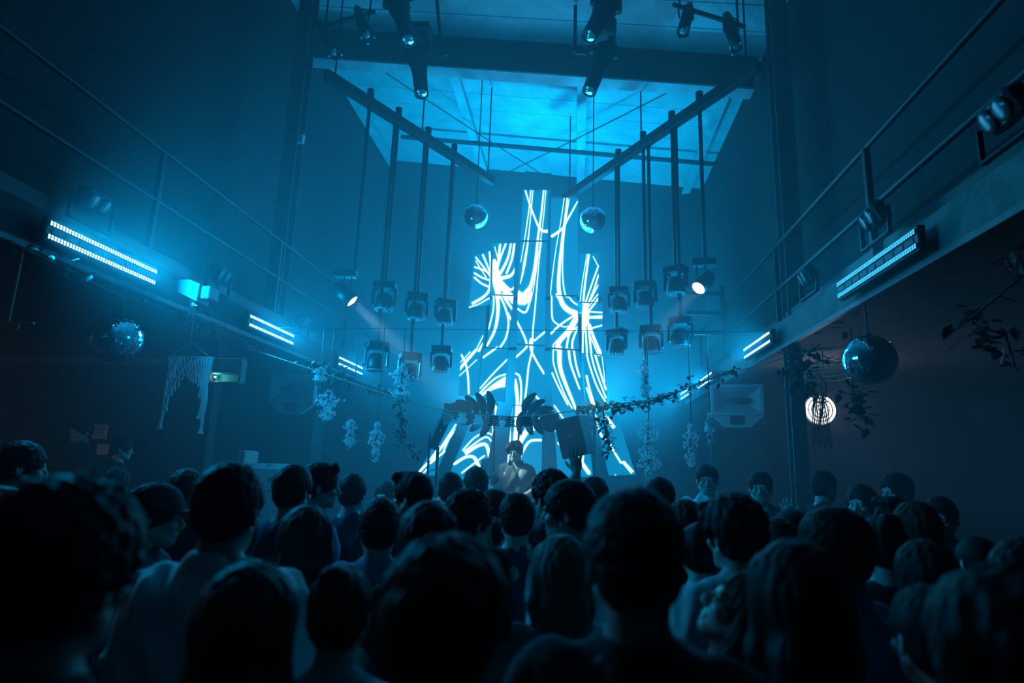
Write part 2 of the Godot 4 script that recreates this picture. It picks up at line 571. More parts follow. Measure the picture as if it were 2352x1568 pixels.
func make_profile_head(pivot: Vector3, lens: Vector3, up: Vector3, long: float) -> Node3D:
	# hung moving profile light: base, yoke and a long tapering head that points from the pivot to its lens
	var t := Node3D.new()
	t.name = "moving_head"
	t.position = pivot
	var d := (lens - pivot).normalized()
	var fr := frame_of(d)
	var side := fr.x
	part("base", box_mesh(Vector3(0.34, 0.14, 0.3), 0.02, up + Vector3(0, 0.1, 0)), M.black, t)
	for sx in [-1.0, 1.0]:
		var s := mb()
		tube(s, [up + side * sx * 0.1, up * 0.5 + side * sx * 0.17, side * sx * 0.165], [0.045, 0.04, 0.045], 8)
		part("yoke_arm", done(s), M.black, t)
	var h := mb()
	lathe(h, [[0.0, -0.2], [0.09, -0.19], [0.13, -0.14], [0.14, 0.0], [0.13, 0.12], [0.105, 0.3], [0.095, long - 0.03], [0.1, long - 0.02], [0.1, long], [0.084, long], [0.08, long - 0.02], [0.0, long - 0.02]], Transform3D(fr, Vector3.ZERO), 20)
	var head := part("head", done(h), M.black, t)
	var l := mb()
	lathe(l, [[0.08, long - 0.012], [0.05, long + 0.006], [0.0, long + 0.012]], Transform3D(fr, Vector3.ZERO), 20)
	part("lens", done(l), M.chrome, head)
	var fins := mb()
	for q in 5:
		lathe(fins, [[0.1, -0.12 + q * 0.05], [0.146, -0.115 + q * 0.05], [0.146, -0.1 + q * 0.05], [0.1, -0.095 + q * 0.05]], Transform3D(fr, Vector3.ZERO), 16, false)
	part("cooling_fins", done(fins), M.black_rough, head)
	return t

func make_par(dir: Vector3, r: float, long: float, lit: bool, clips: bool) -> Node3D:
	# a can light: barrel, yoke, lens, and barn-door clips on some; origin at its pivot, the lens towards dir
	var t := Node3D.new()
	t.name = "par_can"
	var fr := frame_of(dir)
	var s := mb()
	lathe(s, [[0.0, -long * 0.55], [r * 0.6, -long * 0.53], [r * 0.85, -long * 0.4], [r, -long * 0.2], [r, long * 0.5], [r * 0.93, long * 0.5], [r * 0.93, long * 0.4]], Transform3D(fr, Vector3.ZERO), 18)
	var can := part("can", done(s), M.black, t)
	var l := mb()
	lathe(l, [[r * 0.93, long * 0.42], [r * 0.6, long * 0.47], [0.0, long * 0.49]], Transform3D(fr, Vector3.ZERO), 18)
	part("lens", done(l), M.spot_lens if lit else M.lens, can)
	var y := mb()
	var side := fr.x
	var top := Vector3(0, r + 0.13, 0)
	tube(y, [side * (r + 0.015), side * (r + 0.02) + top * 0.7, top], 0.012, 6)
	tube(y, [-side * (r + 0.015), -side * (r + 0.02) + top * 0.7, top], 0.012, 6)
	part("yoke", done(y), M.black, t)
	if clips:
		for q in 4:
			var a := TAU * q / 4.0 + 0.4
			var o := fr.x * cos(a) + fr.z * sin(a)
			var c := mb()
			box(c, fr.y * long * 0.52 + o * (r + 0.012), Vector3(0.03, 0.03, 0.03), 0.004, Basis(o, fr.y, o.cross(fr.y)))
			part("clip", done(c), M.chrome, can)
	return t

func put(t: Node3D, called: String, label: String, category: String, where: Vector3, group := "") -> Node3D:
	t.name = numbered(called)
	add_child(t)
	t.position = where
	tag(t, label, category, group)
	return t

func build_rig() -> void:
	M.lens = mat(0.4, 0.43, 0.46, 0.12, 0.4)
	M.blinder_lens = mat(0.06, 0.065, 0.07, 0.2)
	M.spot_lens = glow(1.0, 0.86, 0.74, 1.3)
	var wash := make_wash_head()
	var drops := [[[842, 240, 618], [882, 285, 790], [905, 282, 652], [945, 330, 815], [973, 325, 676], [1005, 370, 800], [1035, 362, 690]],
		[[1600, 240, 596], [1576, 290, 735], [1540, 285, 612], [1508, 330, 752], [1473, 330, 646], [1450, 385, 762], [1418, 370, 660]]]
	var ends := [[at_height(748, 172, RIG_Y), at_height(1132, 416, RIG_Y)], [at_height(1742, 150, RIG_Y), at_height(1296, 456, RIG_Y)]]
	var names := [["", "left wash light in the low row beside the farthest left LED bar", "wash light nearest the lit spotlight on the left rig", "middle wash light of the low row on the left rig", "middle wash light of the upper row on the left rig", "wash light of the low row on the left rig nearest the screen", "wash light of the upper row on the left rig nearest the screen"],
		["", "wash light of the low row on the right rig, nearest the right column", "wash light nearest the lit spotlight on the right rig", "middle wash light of the low row on the right rig", "middle wash light of the upper row on the right rig", "wash light of the low row on the right rig nearest the screen", "wash light of the upper row on the right rig nearest the screen"]]
	for k in 2:
		var a: Vector3 = ends[k][0]
		var b: Vector3 = ends[k][1]
		var t := thing("light_rig", ["slanting rig beam over the left of the stage with seven drop tubes", "slanting rig beam over the right of the stage with seven drop tubes"][k], "rig", a)
		var s := mb()
		var dir := (b - a).normalized()
		var x := dir.cross(Vector3.UP).normalized()
		box(s, (b - a) * 0.5, Vector3(0.1, 0.15, (b - a).length()), 0.006, Basis(x, Vector3.UP, x.cross(Vector3.UP)))
		part("beam", done(s), M.dark_steel, t)
		for e in [0.04, 0.5, 0.96]:
			var p: Vector3 = (b - a) * e
			part("hanger_rod", tube_mesh([p + Vector3(0, 0.05, 0), p + Vector3(0, roof_y(a.x + p.x) - RIG_Y - 0.02, 0)], 0.012, 6), M.dark_steel, t)
		for i in 7:
			var d: Array = drops[k][i]
			var q := rig_drop(d[0], d[1], d[2])
			var p: Vector3 = q[0]
			var rel := p - a
			var onto := a + dir * dir.dot(rel)
			onto.y = RIG_Y
			if i % 2 == 0:
				part("drop_tube", tube_mesh([onto - a + Vector3(0, 0.17, 0), Vector3(onto.x - a.x, q[1] - a.y, onto.z - a.z)], 0.026, 8), M.dark_steel, t)
				part("collar", tube_mesh([onto - a + Vector3(0, 0.2, 0), onto - a + Vector3(0, 0.1, 0)], 0.05, 10), M.dark_steel, t)
			else:
				part("drop_tube", tube_mesh([onto - a, Vector3(onto.x - a.x, q[1] - a.y, onto.z - a.z)], 0.026, 8), M.dark_steel, t)
			if i > 0:
				var w: Node3D = wash if (k == 0 and i == 1) else wash.duplicate()
				put(w, "wash_light", names[k][i], "stage light", Vector3(onto.x, q[1], onto.z), "wash lights hung from the rig")
				w.rotation.y = [0.35, -0.4][k] + 0.25 * sin(i * 2.3)
			else:
				# the two lit cans at the outer ends of the rig
				var lens: Vector3 = at(810, 692, -onto.z + 0.05) if k == 0 else at(1604, 662, -onto.z + 0.05)
				var goal := Vector3(-0.75, 1.9, -7.35) if k == 0 else Vector3(0.15, 2.45, -6.45)
				var to := (goal - lens).normalized()
				var par := make_par(to, 0.1, 0.34, true, false)
				put(par, "par_can", ["lit white can spotlight on the left rig", "lit white can spotlight on the right rig"][k], "stage light", lens - to * 0.16)
				var bar := mb()
				box(bar, Vector3(0, 0.26, 0), Vector3(0.3, 0.1, 0.12), 0.01)
				part("driver_box", done(bar), M.black, par)
				spot_light("spot_beam", lens + to * 0.03, to, 8.5, lin(0.5, 0.95, 0.84), [32.0, 11.0][k], 0.06)
	# moving heads and cans on the pipe frames over the stage front
	var heads := [[[960, 132], [968, 214], 7.45, "moving head over the stage front on the left, its round lens pointing down"], [[914, 8], [938, 92], 6.6, "upper dark moving head at the top edge on the left"],
		[[1386, 128], [1354, 208], 7.45, "moving head over the stage front on the right, its round lens pointing down"], [[1392, 20], [1354, 82], 6.6, "upper dark moving head at the top edge on the right"]]
	for h in heads:
		var p := at(h[0][0], h[0][1], h[2])
		var l := at(h[1][0], h[1][1], h[2] - 0.12)
		put(make_profile_head(p, l, Vector3(0, 0.3, 0.02), (l - p).length() + 0.02), "moving_head", h[3], "stage light", p, "moving heads over the stage front")
	var pars := [[[752, 88], [774, 138], 7.0, "can light with four bright clips at the far upper left"], [[832, 52], [848, 96], 7.0, "can light with four bright clips beside the upper left moving head"],
		[[1576, 44], [1566, 86], 7.0, "can light with four bright clips at the upper right"], [[1680, 72], [1696, 124], 7.0, "can light turned to the left at the far upper right corner"]]
	for h in pars:
		var p := at(h[0][0], h[0][1], h[2])
		var l := at(h[1][0], h[1][1], h[2] - 0.1)
		put(make_par((l - p).normalized(), 0.075, (l - p).length() * 1.5, false, true), "par_can", h[3], "stage light", p)
	# pipe frames that carry them
	var pipes := [[[1000, 40], [1012, 90], [1024, 128], [996, 124], "bent pipe frame holding the left moving heads"], [[1322, 20], [1321, 70], [1320, 120], [1346, 122], "bent pipe frame holding the right moving heads"]]
	for q in pipes:
		var pts := []
		for i in 4:
			pts.append(at(q[i][0], q[i][1], 7.45))
		var top: Vector3 = pts[0]
		top.y = roof_y(top.x) - 0.02
		var t := thing("pipe_frame", q[4], "rig", top)
		part("upright", tube_mesh([Vector3.ZERO, pts[1] - top, pts[2] - top], 0.025, 8), M.dark_steel, t)
		part("arm", tube_mesh([pts[2] - top, pts[3] - top], 0.03, 8), M.dark_steel, t)
	for q in [[[735, 62], [862, 26], "dark hanging bar with the upper left can lights"], [[1545, 10], [1712, 62], "dark hanging bar with the upper right can lights"]]:
		var a := at(q[0][0], q[0][1], 7.02)
		var b := at(q[1][0], q[1][1], 7.02)
		var t := thing("light_bar", q[2], "rig", a)
		part("bar", tube_mesh([Vector3.ZERO, b - a], 0.03, 8), M.dark_steel, t)
		for e in [0.1, 0.9]:
			var p: Vector3 = (b - a) * e
			part("hanger", tube_mesh([p, p + Vector3(0, roof_y(a.x + p.x) - a.y - p.y - 0.02, 0)], 0.015, 6), M.dark_steel, t)

func build_blinders() -> void:
	var spots := [[Vector3(-3.62, 3.62, -3.95), 1.0, "two-lens blinder above the nearest left LED bar"], [Vector3(-3.6, 3.58, -5.6), 1.0, "two-lens blinder beside the white flood on the left catwalk"], [Vector3(-3.6, 3.56, -7.55), 1.0, "two-lens blinder behind the middle left LED bar"],
		[Vector3(2.1, 3.62, -4.4), -1.0, "two-lens blinder above the dim right LED bar"], [Vector3(2.12, 3.6, -5.75), -1.0, "two-lens blinder between the two near right LED bars"], [Vector3(2.12, 3.62, -3.05), -1.0, "dark two-lens blinder at the right edge of the frame"]]
	for e in spots:
		var sd: float = e[1]
		var t := thing("blinder", e[2], "stage light", e[0], 0.0, "two-lens blinders on the catwalks")
		var tilt := Basis(Vector3(0, 0, 1), -sd * 0.5) * Basis(Vector3(0, 1, 0), sd * 0.2)
		var s := mb()
		box(s, tilt * Vector3(-sd * 0.06, 0, 0), Vector3(0.1, 0.16, 0.3), 0.02, tilt)
		part("housing", done(s), M.black, t)
		for q in [-0.073, 0.073]:
			var l := mb()
			var fr := tilt * Basis(Vector3(0, 0, 1), -sd * PI / 2)
			lathe(l, [[0.066, 0.0], [0.064, 0.008], [0.04, 0.014], [0.0, 0.016]], Transform3D(fr, tilt * Vector3(0.001 * sd, 0, q)), 18)
			part("lens", done(l), M.blinder_lens, t)
		var y := mb()
		for q in [-0.2, 0.2]:
			box(y, Vector3(-sd * 0.05, -0.07, q), Vector3(0.03, 0.2, 0.012), 0.0)
		box(y, Vector3(-sd * 0.05, -0.165, 0), Vector3(0.04, 0.012, 0.41), 0.0)
		part("bracket", done(y), M.dark_steel, t)
	# white flood housing on the left catwalk
	var f := thing("flood_light", "small white flood housing on the left catwalk between two LED bars", "stage light", at(438, 668, 4.95))
	var s2 := mb()
	var body := [Vector2(-0.13, 0.08), Vector2(0.04, 0.08), Vector2(0.14, 0.04), Vector2(0.13, -0.12), Vector2(0.02, -0.07), Vector2(-0.1, -0.02)]
	for i in body.size():
		var p: Vector2 = body[i]
		var q2: Vector2 = body[(i + 1) % body.size()]
		quad(s2, Vector3(p.x, p.y, 0.09), Vector3(p.x, p.y, -0.09), Vector3(q2.x, q2.y, -0.09), Vector3(q2.x, q2.y, 0.09))
		if i > 0 and i < body.size() - 1:
			tri(s2, Vector3(body[0].x, body[0].y, 0.09), Vector3(p.x, p.y, 0.09), Vector3(q2.x, q2.y, 0.09))
			tri(s2, Vector3(body[0].x, body[0].y, -0.09), Vector3(q2.x, q2.y, -0.09), Vector3(p.x, p.y, -0.09))
	part("housing", done(s2), M.grey, f)
	part("side_panel", box_mesh(Vector3(0.09, 0.12, 0.15), 0.01, Vector3(0.19, -0.03, 0)), M.grey, f)
	part("bracket", box_mesh(Vector3(0.04, 0.2, 0.04), 0.004, Vector3(0.02, -0.13, -0.02)), M.dark_steel, f)
	part("knob", tube_mesh([Vector3(0.1, -0.15, 0.05), Vector3(0.1, -0.15, 0.09)], 0.018, 8), M.chrome, f)

func build_washes() -> void:
	# blue washes behind the screen that light the ceiling
	var washes := [[Vector3(-1.45, 4.3, -10.75), Vector3(-1.9, 8.4, -10.2), "blue wash behind the left of the screen, pointing at the ceiling"], [Vector3(0.05, 4.3, -10.75), Vector3(0.5, 8.1, -9.9), "blue wash behind the right of the screen, pointing at the ceiling"]]
	for e in washes:
		var to: Vector3 = ((e[1] as Vector3) - (e[0] as Vector3)).normalized()
		var p := make_par(to, 0.12, 0.3, false, false)
		put(p, "ceiling_wash", e[2], "stage light", e[0])
		part("stand", tube_mesh([Vector3(0, -0.1, 0), Vector3(0, -e[0].y + 0.36, 0)], 0.03, 8), M.dark_steel, p)
		part("foot", box_mesh(Vector3(0.5, 0.03, 0.5), 0.005, Vector3(0, -e[0].y + 0.365, 0)), M.dark_steel, p)
		spot_light("ceiling_wash_light", p.position + to * 0.19, to, 44.0, lin(0.0, 0.46, 1.0), 34.0, 0.1)
	var back := [[Vector3(-1.7, 2.6, -11.2), Vector3(-2.1, 4.2, -12.7), "blue wash behind the left of the screen, pointing at the back wall"], [Vector3(0.25, 2.6, -11.2), Vector3(0.7, 4.2, -12.7), "blue wash behind the right of the screen, pointing at the back wall"]]
	for e in back:
		var to: Vector3 = ((e[1] as Vector3) - (e[0] as Vector3)).normalized()
		var p := make_par(to, 0.12, 0.3, false, false)
		put(p, "wall_wash", e[2], "stage light", e[0])
		part("stand", tube_mesh([Vector3(0, -0.1, 0), Vector3(0, -e[0].y + 0.36, 0)], 0.03, 8), M.dark_steel, p)
		part("foot", box_mesh(Vector3(0.5, 0.03, 0.5), 0.005, Vector3(0, -e[0].y + 0.365, 0)), M.dark_steel, p)
		spot_light("wall_wash_light", p.position + to * 0.19, to, 75.0, lin(0.0, 0.48, 1.0), 45.0, 0.1)
	# warm bar pendant in the left aisle, beside the frame
	var bp := Vector3(-6.3, 2.55, -3.4)
	var pend := thing("pendant_lamp", "warm pendant lamp in the left aisle", "lamp", bp)
	var sh := mb()
	lathe(sh, [[0.17, 0.0], [0.14, 0.09], [0.05, 0.17], [0.03, 0.2], [0.0, 0.2]], Transform3D(), 20)
	part("shade", done(sh), M.black, pend)
	var bulb := SphereMesh.new()
	bulb.radius = 0.045
	bulb.height = 0.09
	part("bulb", bulb, M.warm, pend).position = Vector3(0, 0.02, 0)
	part("cable", tube_mesh([Vector3(0, 0.2, 0), Vector3(0, SOFFIT - bp.y, 0)], 0.005, 5), M.black_rough, pend)
	var o := OmniLight3D.new()
	o.name = "pendant_lamp_light"
	add_child(o)
	o.position = bp + Vector3(0, -0.04, 0)
	o.light_color = lin(1.0, 0.72, 0.5)
	o.light_energy = 0.32
	o.light_size = 0.045
	o.omni_range = 20.0
	o.omni_attenuation = 2.0
	o.shadow_enabled = true

func make_ball() -> Node3D:
	# a mirror ball of radius 1: dark core and rows of small square mirrors
	var t := Node3D.new()
	t.name = "mirror_ball"
	var core := SphereMesh.new()
	core.radius = 0.985
	core.height = 1.97
	core.radial_segments = 32
	core.rings = 16
	part("core", core, M.black, t)
	var s := mb()
	s.set_smooth_group(-1)
	var rows := 32
	for i in rows:
		var la := PI * (i + 0.5) / rows - PI / 2
		var n := maxi(4, int(TAU * cos(la) / (PI / rows)))
		for k in n:
			var lo := TAU * k / n + i * 0.37
			var dir := Vector3(cos(la) * cos(lo), sin(la), cos(la) * sin(lo))
			var e := Vector3(-sin(lo), 0, cos(lo))
			var u := dir.cross(e)
			var jit := dir + e * rng.randf_range(-0.035, 0.035) + u * rng.randf_range(-0.035, 0.035)
			var n2 := jit.normalized()
			var e2 := (e - n2 * e.dot(n2)).normalized()
			var u2 := n2.cross(e2)
			var hs := PI / rows * 0.44
			var c := dir * 1.0
			quad(s, c - e2 * hs - u2 * hs, c + e2 * hs - u2 * hs, c + e2 * hs + u2 * hs, c - e2 * hs + u2 * hs)
	part("mirror_tiles", done(s), M.mirror, t).set_meta("kind", "stuff")
	var cap := mb()
	lathe(cap, [[0.16, 0.97], [0.16, 1.06], [0.05, 1.1], [0.0, 1.1]], Transform3D(), 14, false)
	part("cap", done(cap), M.dark_steel, t)
	return t

func build_balls() -> void:
	M.mirror = mat(0.9, 0.92, 0.95, 0.04, 1.0)
	var ball := make_ball()
	var spec := [[267, 776, 4.55, 62, "big mirror ball hanging under the left catwalk", SOFFIT], [1997, 826, 4.9, 54, "big mirror ball hanging under the right catwalk", SOFFIT],
		[1093, 497, 8.9, 29, "small mirror ball left of the top of the screen", 0.0], [1362, 505, 9.3, 31, "small mirror ball right of the top of the screen", 0.0]]
	for i in spec.size():
		var e: Array = spec[i]
		var p := at(e[0], e[1], e[2])
		var r: float = e[3] * e[2] / FOCAL * 1.02
		var b: Node3D = ball.duplicate()
		put(b, "mirror_ball", e[4], "mirror ball", p, "mirror balls")
		b.scale = Vector3.ONE * r
		b.rotation.y = i * 1.3
		var top: float = e[5] if e[5] > 0.0 else roof_y(p.x)
		part("cable", tube_mesh([Vector3(0, 1.05, 0), Vector3(0, (top - p.y) / r, 0)], 0.012 / r * 0.8, 6), M.dark_steel, b)
	ball.free()

# ---------------------------------------------------------------- the LED panels behind the booth
const SCREEN_Z := 10.0
const SX0 := -2.85
const SX1 := 1.15
const SY0 := 1.45
const SY1 := 6.75
const TEXELS := 235.0

# strokes of the animation on the panels: widths (one or more along the stroke), then points, in frame coordinates of the panel plane
func strokes() -> Array:
	return [
		[[3, 4, 8], 1207, 440, 1216, 469, 1226, 496, 1237, 522, 1247, 532, 1261, 533],
		[[2.5, 1], 1219, 440, 1216, 476, 1208, 534, 1203, 564, 1196, 603],
		[[2, 2, 6, 1], 1224, 440, 1220, 486, 1214, 545, 1207, 591, 1201, 626, 1195, 652],
		[[3, 5, 8, 26], 1249, 440, 1243, 496, 1235, 553, 1229, 610, 1220, 654, 1209, 675, 1196, 690],
		[[1.5], 1254, 440, 1247, 515, 1237, 582, 1224, 672, 1216, 700],
		[[1.5, 3, 4], 1244, 553, 1237, 610, 1230, 700, 1224, 765, 1226, 783, 1234, 778, 1252, 763],
		[[3, 6, 10], 1303, 456, 1297, 507, 1291, 553, 1285, 610, 1283, 658, 1287, 685],
		[[2.5, 7], 1326, 464, 1314, 486, 1300, 511, 1293, 524, 1281, 534, 1268, 543],
		[[1.3], 1296, 456, 1287, 515, 1277, 572, 1268, 639, 1264, 679],
		[[1.5, 3], 1307, 458, 1298, 519, 1293, 572, 1292, 630, 1296, 668, 1302, 685],
		[[9, 14], 1280, 678, 1287, 688, 1294, 703, 1306, 714, 1323, 722],
		[[3], 1304, 680, 1315, 694, 1326, 702],
		[[3, 3, 1.5], 1267, 681, 1268, 726, 1273, 740, 1287, 749, 1298, 752, 1306, 750],
		[[4], 1266, 767, 1287, 747, 1324, 722],
		[[14, 9], 1325, 730, 1306, 761, 1287, 782, 1279, 801],
		[[3], 1323, 742, 1298, 765, 1273, 791, 1271, 801],
		[[4], 1324, 753, 1308, 768, 1301, 801],
		[[4], 1324, 759, 1315, 784, 1314, 803],
		[[2.5], 1271, 800, 1271, 832, 1283, 870, 1298, 908, 1314, 937],
		[[11, 4], 1285, 800, 1286, 841, 1298, 879, 1314, 918, 1323, 941],
		[[5, 3], 1306, 804, 1310, 833, 1321, 866, 1331, 893],
		[[3.5], 1318, 805, 1323, 837, 1331, 865],
		[[3], 1268, 856, 1283, 889, 1304, 929],
		[[4], 1352, 587, 1344, 649, 1339, 697],
		[[1.3], 1348, 586, 1338, 645, 1332, 695],
		[[1.6], 1362, 591, 1374, 614],
		[[3], 1374, 612, 1361, 648, 1344, 697],
		[[3], 1374, 633, 1363, 668, 1348, 703],
		[[2.5], 1373, 656, 1355, 692],
		[[2.2], 1373, 677, 1350, 706],
		[[4], 1374, 687, 1352, 714],
		[[10, 20, 5], 1344, 700, 1344, 728, 1339, 762],
		[[3], 1350, 716, 1383, 718],
		[[5, 8], 1350, 729, 1383, 728],
		[[3], 1350, 756, 1365, 752, 1383, 747],
		[[3], 1339, 742, 1338, 812],
		[[3.5], 1344, 746, 1348, 812],
		[[4], 1350, 736, 1358, 814],
		[[5, 7], 1354, 746, 1363, 774, 1380, 814],
		[[2], 1352, 765, 1375, 818],
		[[3], 1347, 813, 1354, 841, 1371, 889, 1391, 924],
		[[3], 1357, 814, 1367, 851, 1391, 914],
		[[4], 1367, 817, 1377, 851, 1391, 895],
		[[1.2], 1382, 820, 1389, 877],
		[[4], 1347, 864, 1354, 895, 1367, 937],
		[[3], 1347, 891, 1359, 927],
		[[3.5], 1093, 591, 1113, 616, 1127, 636],
		[[4], 1109, 585, 1122, 616, 1127, 629],
		[[4, 5, 7], 1124, 578, 1127, 610, 1125, 658, 1113, 679, 1086, 696],
		[[4], 1091, 613, 1115, 622, 1127, 633],
		[[4], 1090, 627, 1107, 637, 1127, 644],
		[[4], 1090, 637, 1105, 650, 1122, 658],
		[[2], 1093, 599, 1103, 616, 1117, 637],
		[[2.5], 1078, 705, 1099, 698, 1115, 689, 1124, 684],
		[[8, 22, 18, 10], 1136, 600, 1138, 630, 1143, 660, 1146, 682],
		[[5], 1149, 564, 1145, 601, 1139, 629],
		[[1.6], 1137, 569, 1144, 595],
		[[4], 1162, 562, 1151, 591, 1141, 626],
		[[3.5, 8], 1174, 561, 1168, 591, 1157, 616, 1145, 635],
		[[5], 1182, 561, 1176, 597, 1164, 629],
		[[2, 10], 1188, 597, 1183, 620, 1172, 635, 1151, 640],
		[[3, 6], 1186, 639, 1183, 658, 1172, 666, 1153, 649],
		[[14, 16], 1145, 643, 1161, 668, 1181, 692],
		[[9, 7, 4], 1142, 678, 1144, 713, 1137, 757, 1118, 795],
		[[3], 1134, 678, 1133, 713, 1122, 757],
		[[4], 1149, 680, 1162, 711, 1168, 742, 1162, 776, 1149, 797],
		[[9, 3], 1157, 678, 1168, 698, 1180, 714],
		[[4], 1166, 719, 1180, 744],
		[[18, 22, 12], 1190, 676, 1203, 692, 1216, 672],
		[[4], 1190, 711, 1204, 719, 1212, 711, 1222, 675],
		[[4], 1188, 740, 1203, 770, 1210, 792, 1203, 803, 1183, 821],
		[[5, 10, 5], 1220, 780, 1220, 792, 1221, 806],
		[[3.5], 1222, 806, 1214, 841, 1210, 879, 1205, 922],
		[[4], 1222, 810, 1235, 834, 1250, 858],
		[[4], 1110, 820, 1122, 811, 1142, 797],
		[[3], 1168, 822, 1134, 856, 1103, 891],
		[[3.5], 1165, 858, 1141, 866, 1118, 885, 1100, 905],
		[[24, 14, 8, 4], 1162, 876, 1141, 884, 1122, 895, 1099, 912],
		[[4], 1180, 856, 1193, 864, 1197, 899, 1193, 950],
		[[8, 8, 6, 11], 1182, 872, 1185, 889, 1188, 918, 1186, 965, 1182, 1040],
		[[7, 4, 4], 1199, 940, 1210, 918, 1224, 906, 1235, 914, 1246, 927],
		[[6, 7, 5], 1094, 805, 1072, 830, 1056, 850],
		[[4], 1061, 816, 1071, 837, 1076, 864, 1078, 904],
		[[1.6], 1096, 827, 1055, 865],
		[[2], 1111, 772, 1095, 803],
		[[1.6], 1081, 809, 1057, 835],
		[[6, 3], 1101, 806, 1111, 788],
		[[2, 8], 1176, 936, 1171, 993, 1171, 1035],
		[[5, 9], 1200, 936, 1191, 982, 1187, 1036],
		[[15, 12, 6], 1242, 978, 1214, 986, 1196, 1013, 1187, 1036],
		[[5], 1242, 1010, 1217, 1013, 1201, 1036, 1190, 1060],
		[[9], 1166, 1036, 1163, 1075],
		[[3], 1240, 960, 1222, 970, 1206, 984],
		[[3], 1063, 1033, 1089, 1005, 1114, 993, 1131, 998],
		[[3], 1066, 1036, 1097, 1013, 1117, 1003, 1131, 1015],
		[[7], 1071, 1040, 1097, 1023, 1116, 1021, 1124, 1046],
		[[6, 6, 9], 1043, 1065, 1069, 1049, 1089, 1050, 1100, 1072],
		[[8, 9], 1128, 930, 1138, 936, 1142, 953],
		[[4], 1122, 965, 1130, 972, 1133, 998],
		[[3], 1112, 1046, 1061, 1085],
		[[3], 1048, 975, 992, 1059], [[3], 1051, 982, 990, 1062], [[3], 1043, 982, 1018, 1039], [[3], 1010, 1026, 988, 1056],
		[[4], 1022, 1036, 990, 1063], [[5], 982, 1064, 962, 1086], [[3], 984, 1075, 970, 1090], [[4], 1032, 1038, 1026, 1046],
		[[11, 5], 1279, 985, 1292, 998, 1301, 1024], [[4], 1282, 1017, 1298, 1033, 1314, 1052], [[3], 1273, 931, 1293, 960],
		[[7, 4], 1366, 955, 1377, 993, 1403, 1022], [[3], 1395, 957, 1412, 980], [[3], 1390, 953, 1408, 983], [[4], 1405, 1028, 1426, 1062],
		[[3], 1433, 1059, 1454, 1082], [[3], 1429, 1060, 1450, 1085], [[8], 1329, 1052, 1352, 1085], [[2], 1413, 1090, 1434, 1115], [[3], 1340, 1040, 1338, 1060],
	]

func screen_picture() -> ImageTexture:
	var w := int((SX1 - SX0) * TEXELS)
	var h := int((SY1 - SY0) * TEXELS)
	var lit := PackedFloat32Array()
	lit.resize(w * h)
	var to := func(px: float, py: float) -> Vector2:
		var p := at(px, py, SCREEN_Z)
		return Vector2((p.x - SX0) * TEXELS, (SY1 - p.y) * TEXELS)
	for st in strokes():
		var ws: Array = st[0]
		var pts: Array = []
		for i in range(1, st.size(), 2):
			pts.append(to.call(st[i], st[i + 1]))
		var n := pts.size()
		for i in n - 1:
			var p0: Vector2 = pts[maxi(i - 1, 0)]
			var p1: Vector2 = pts[i]
			var p2: Vector2 = pts[i + 1]
			var p3: Vector2 = pts[mini(i + 2, n - 1)]
			var steps := maxi(2, int(p1.distance_to(p2) / 1.4))
			for k in steps:
				var t := float(k) / steps
				var q := p1.cubic_interpolate(p2, p0, p3, t)
				var along := (i + t) / float(n - 1) * (ws.size() - 1)
				var wa: float = ws[int(along)]
				var wb: float = ws[mini(int(along) + 1, ws.size() - 1)]
				var r := lerpf(wa, wb, along - int(along)) * 0.42 * TEXELS / 139.0
				var soft := 0.9 + r * 0.2
				var reach := r + soft * 4.2
				for y in range(maxi(int(q.y - reach), 0), mini(int(q.y + reach) + 2, h)):
					for x in range(maxi(int(q.x - reach), 0), mini(int(q.x + reach) + 2, w)):
						var dd := Vector2(x - q.x, y - q.y).length() - r
						if dd < soft * 4.2:
							var v := 1.0 if dd <= 0.0 else maxf(exp(-dd * dd / (soft * soft)), 0.3 * exp(-dd * dd / (4.0 * soft * soft)))
							if v > lit[y * w + x]:
								lit[y * w + x] = v
	var img := Image.create(w, h, false, Image.FORMAT_RGB8)
	for y in h:
		for x in w:
			var v := lit[y * w + x]
			# from the panels' even blue through cyan to white, linear values over 1.8
			img.set_pixel(x, y, Color(0.95 * v * v * v, 0.14 + 0.85 * v, 0.29 + 0.7 * v).linear_to_srgb() if v > 0.003 else Color(0.0, 0.14, 0.29).linear_to_srgb())
	return ImageTexture.create_from_image(img)

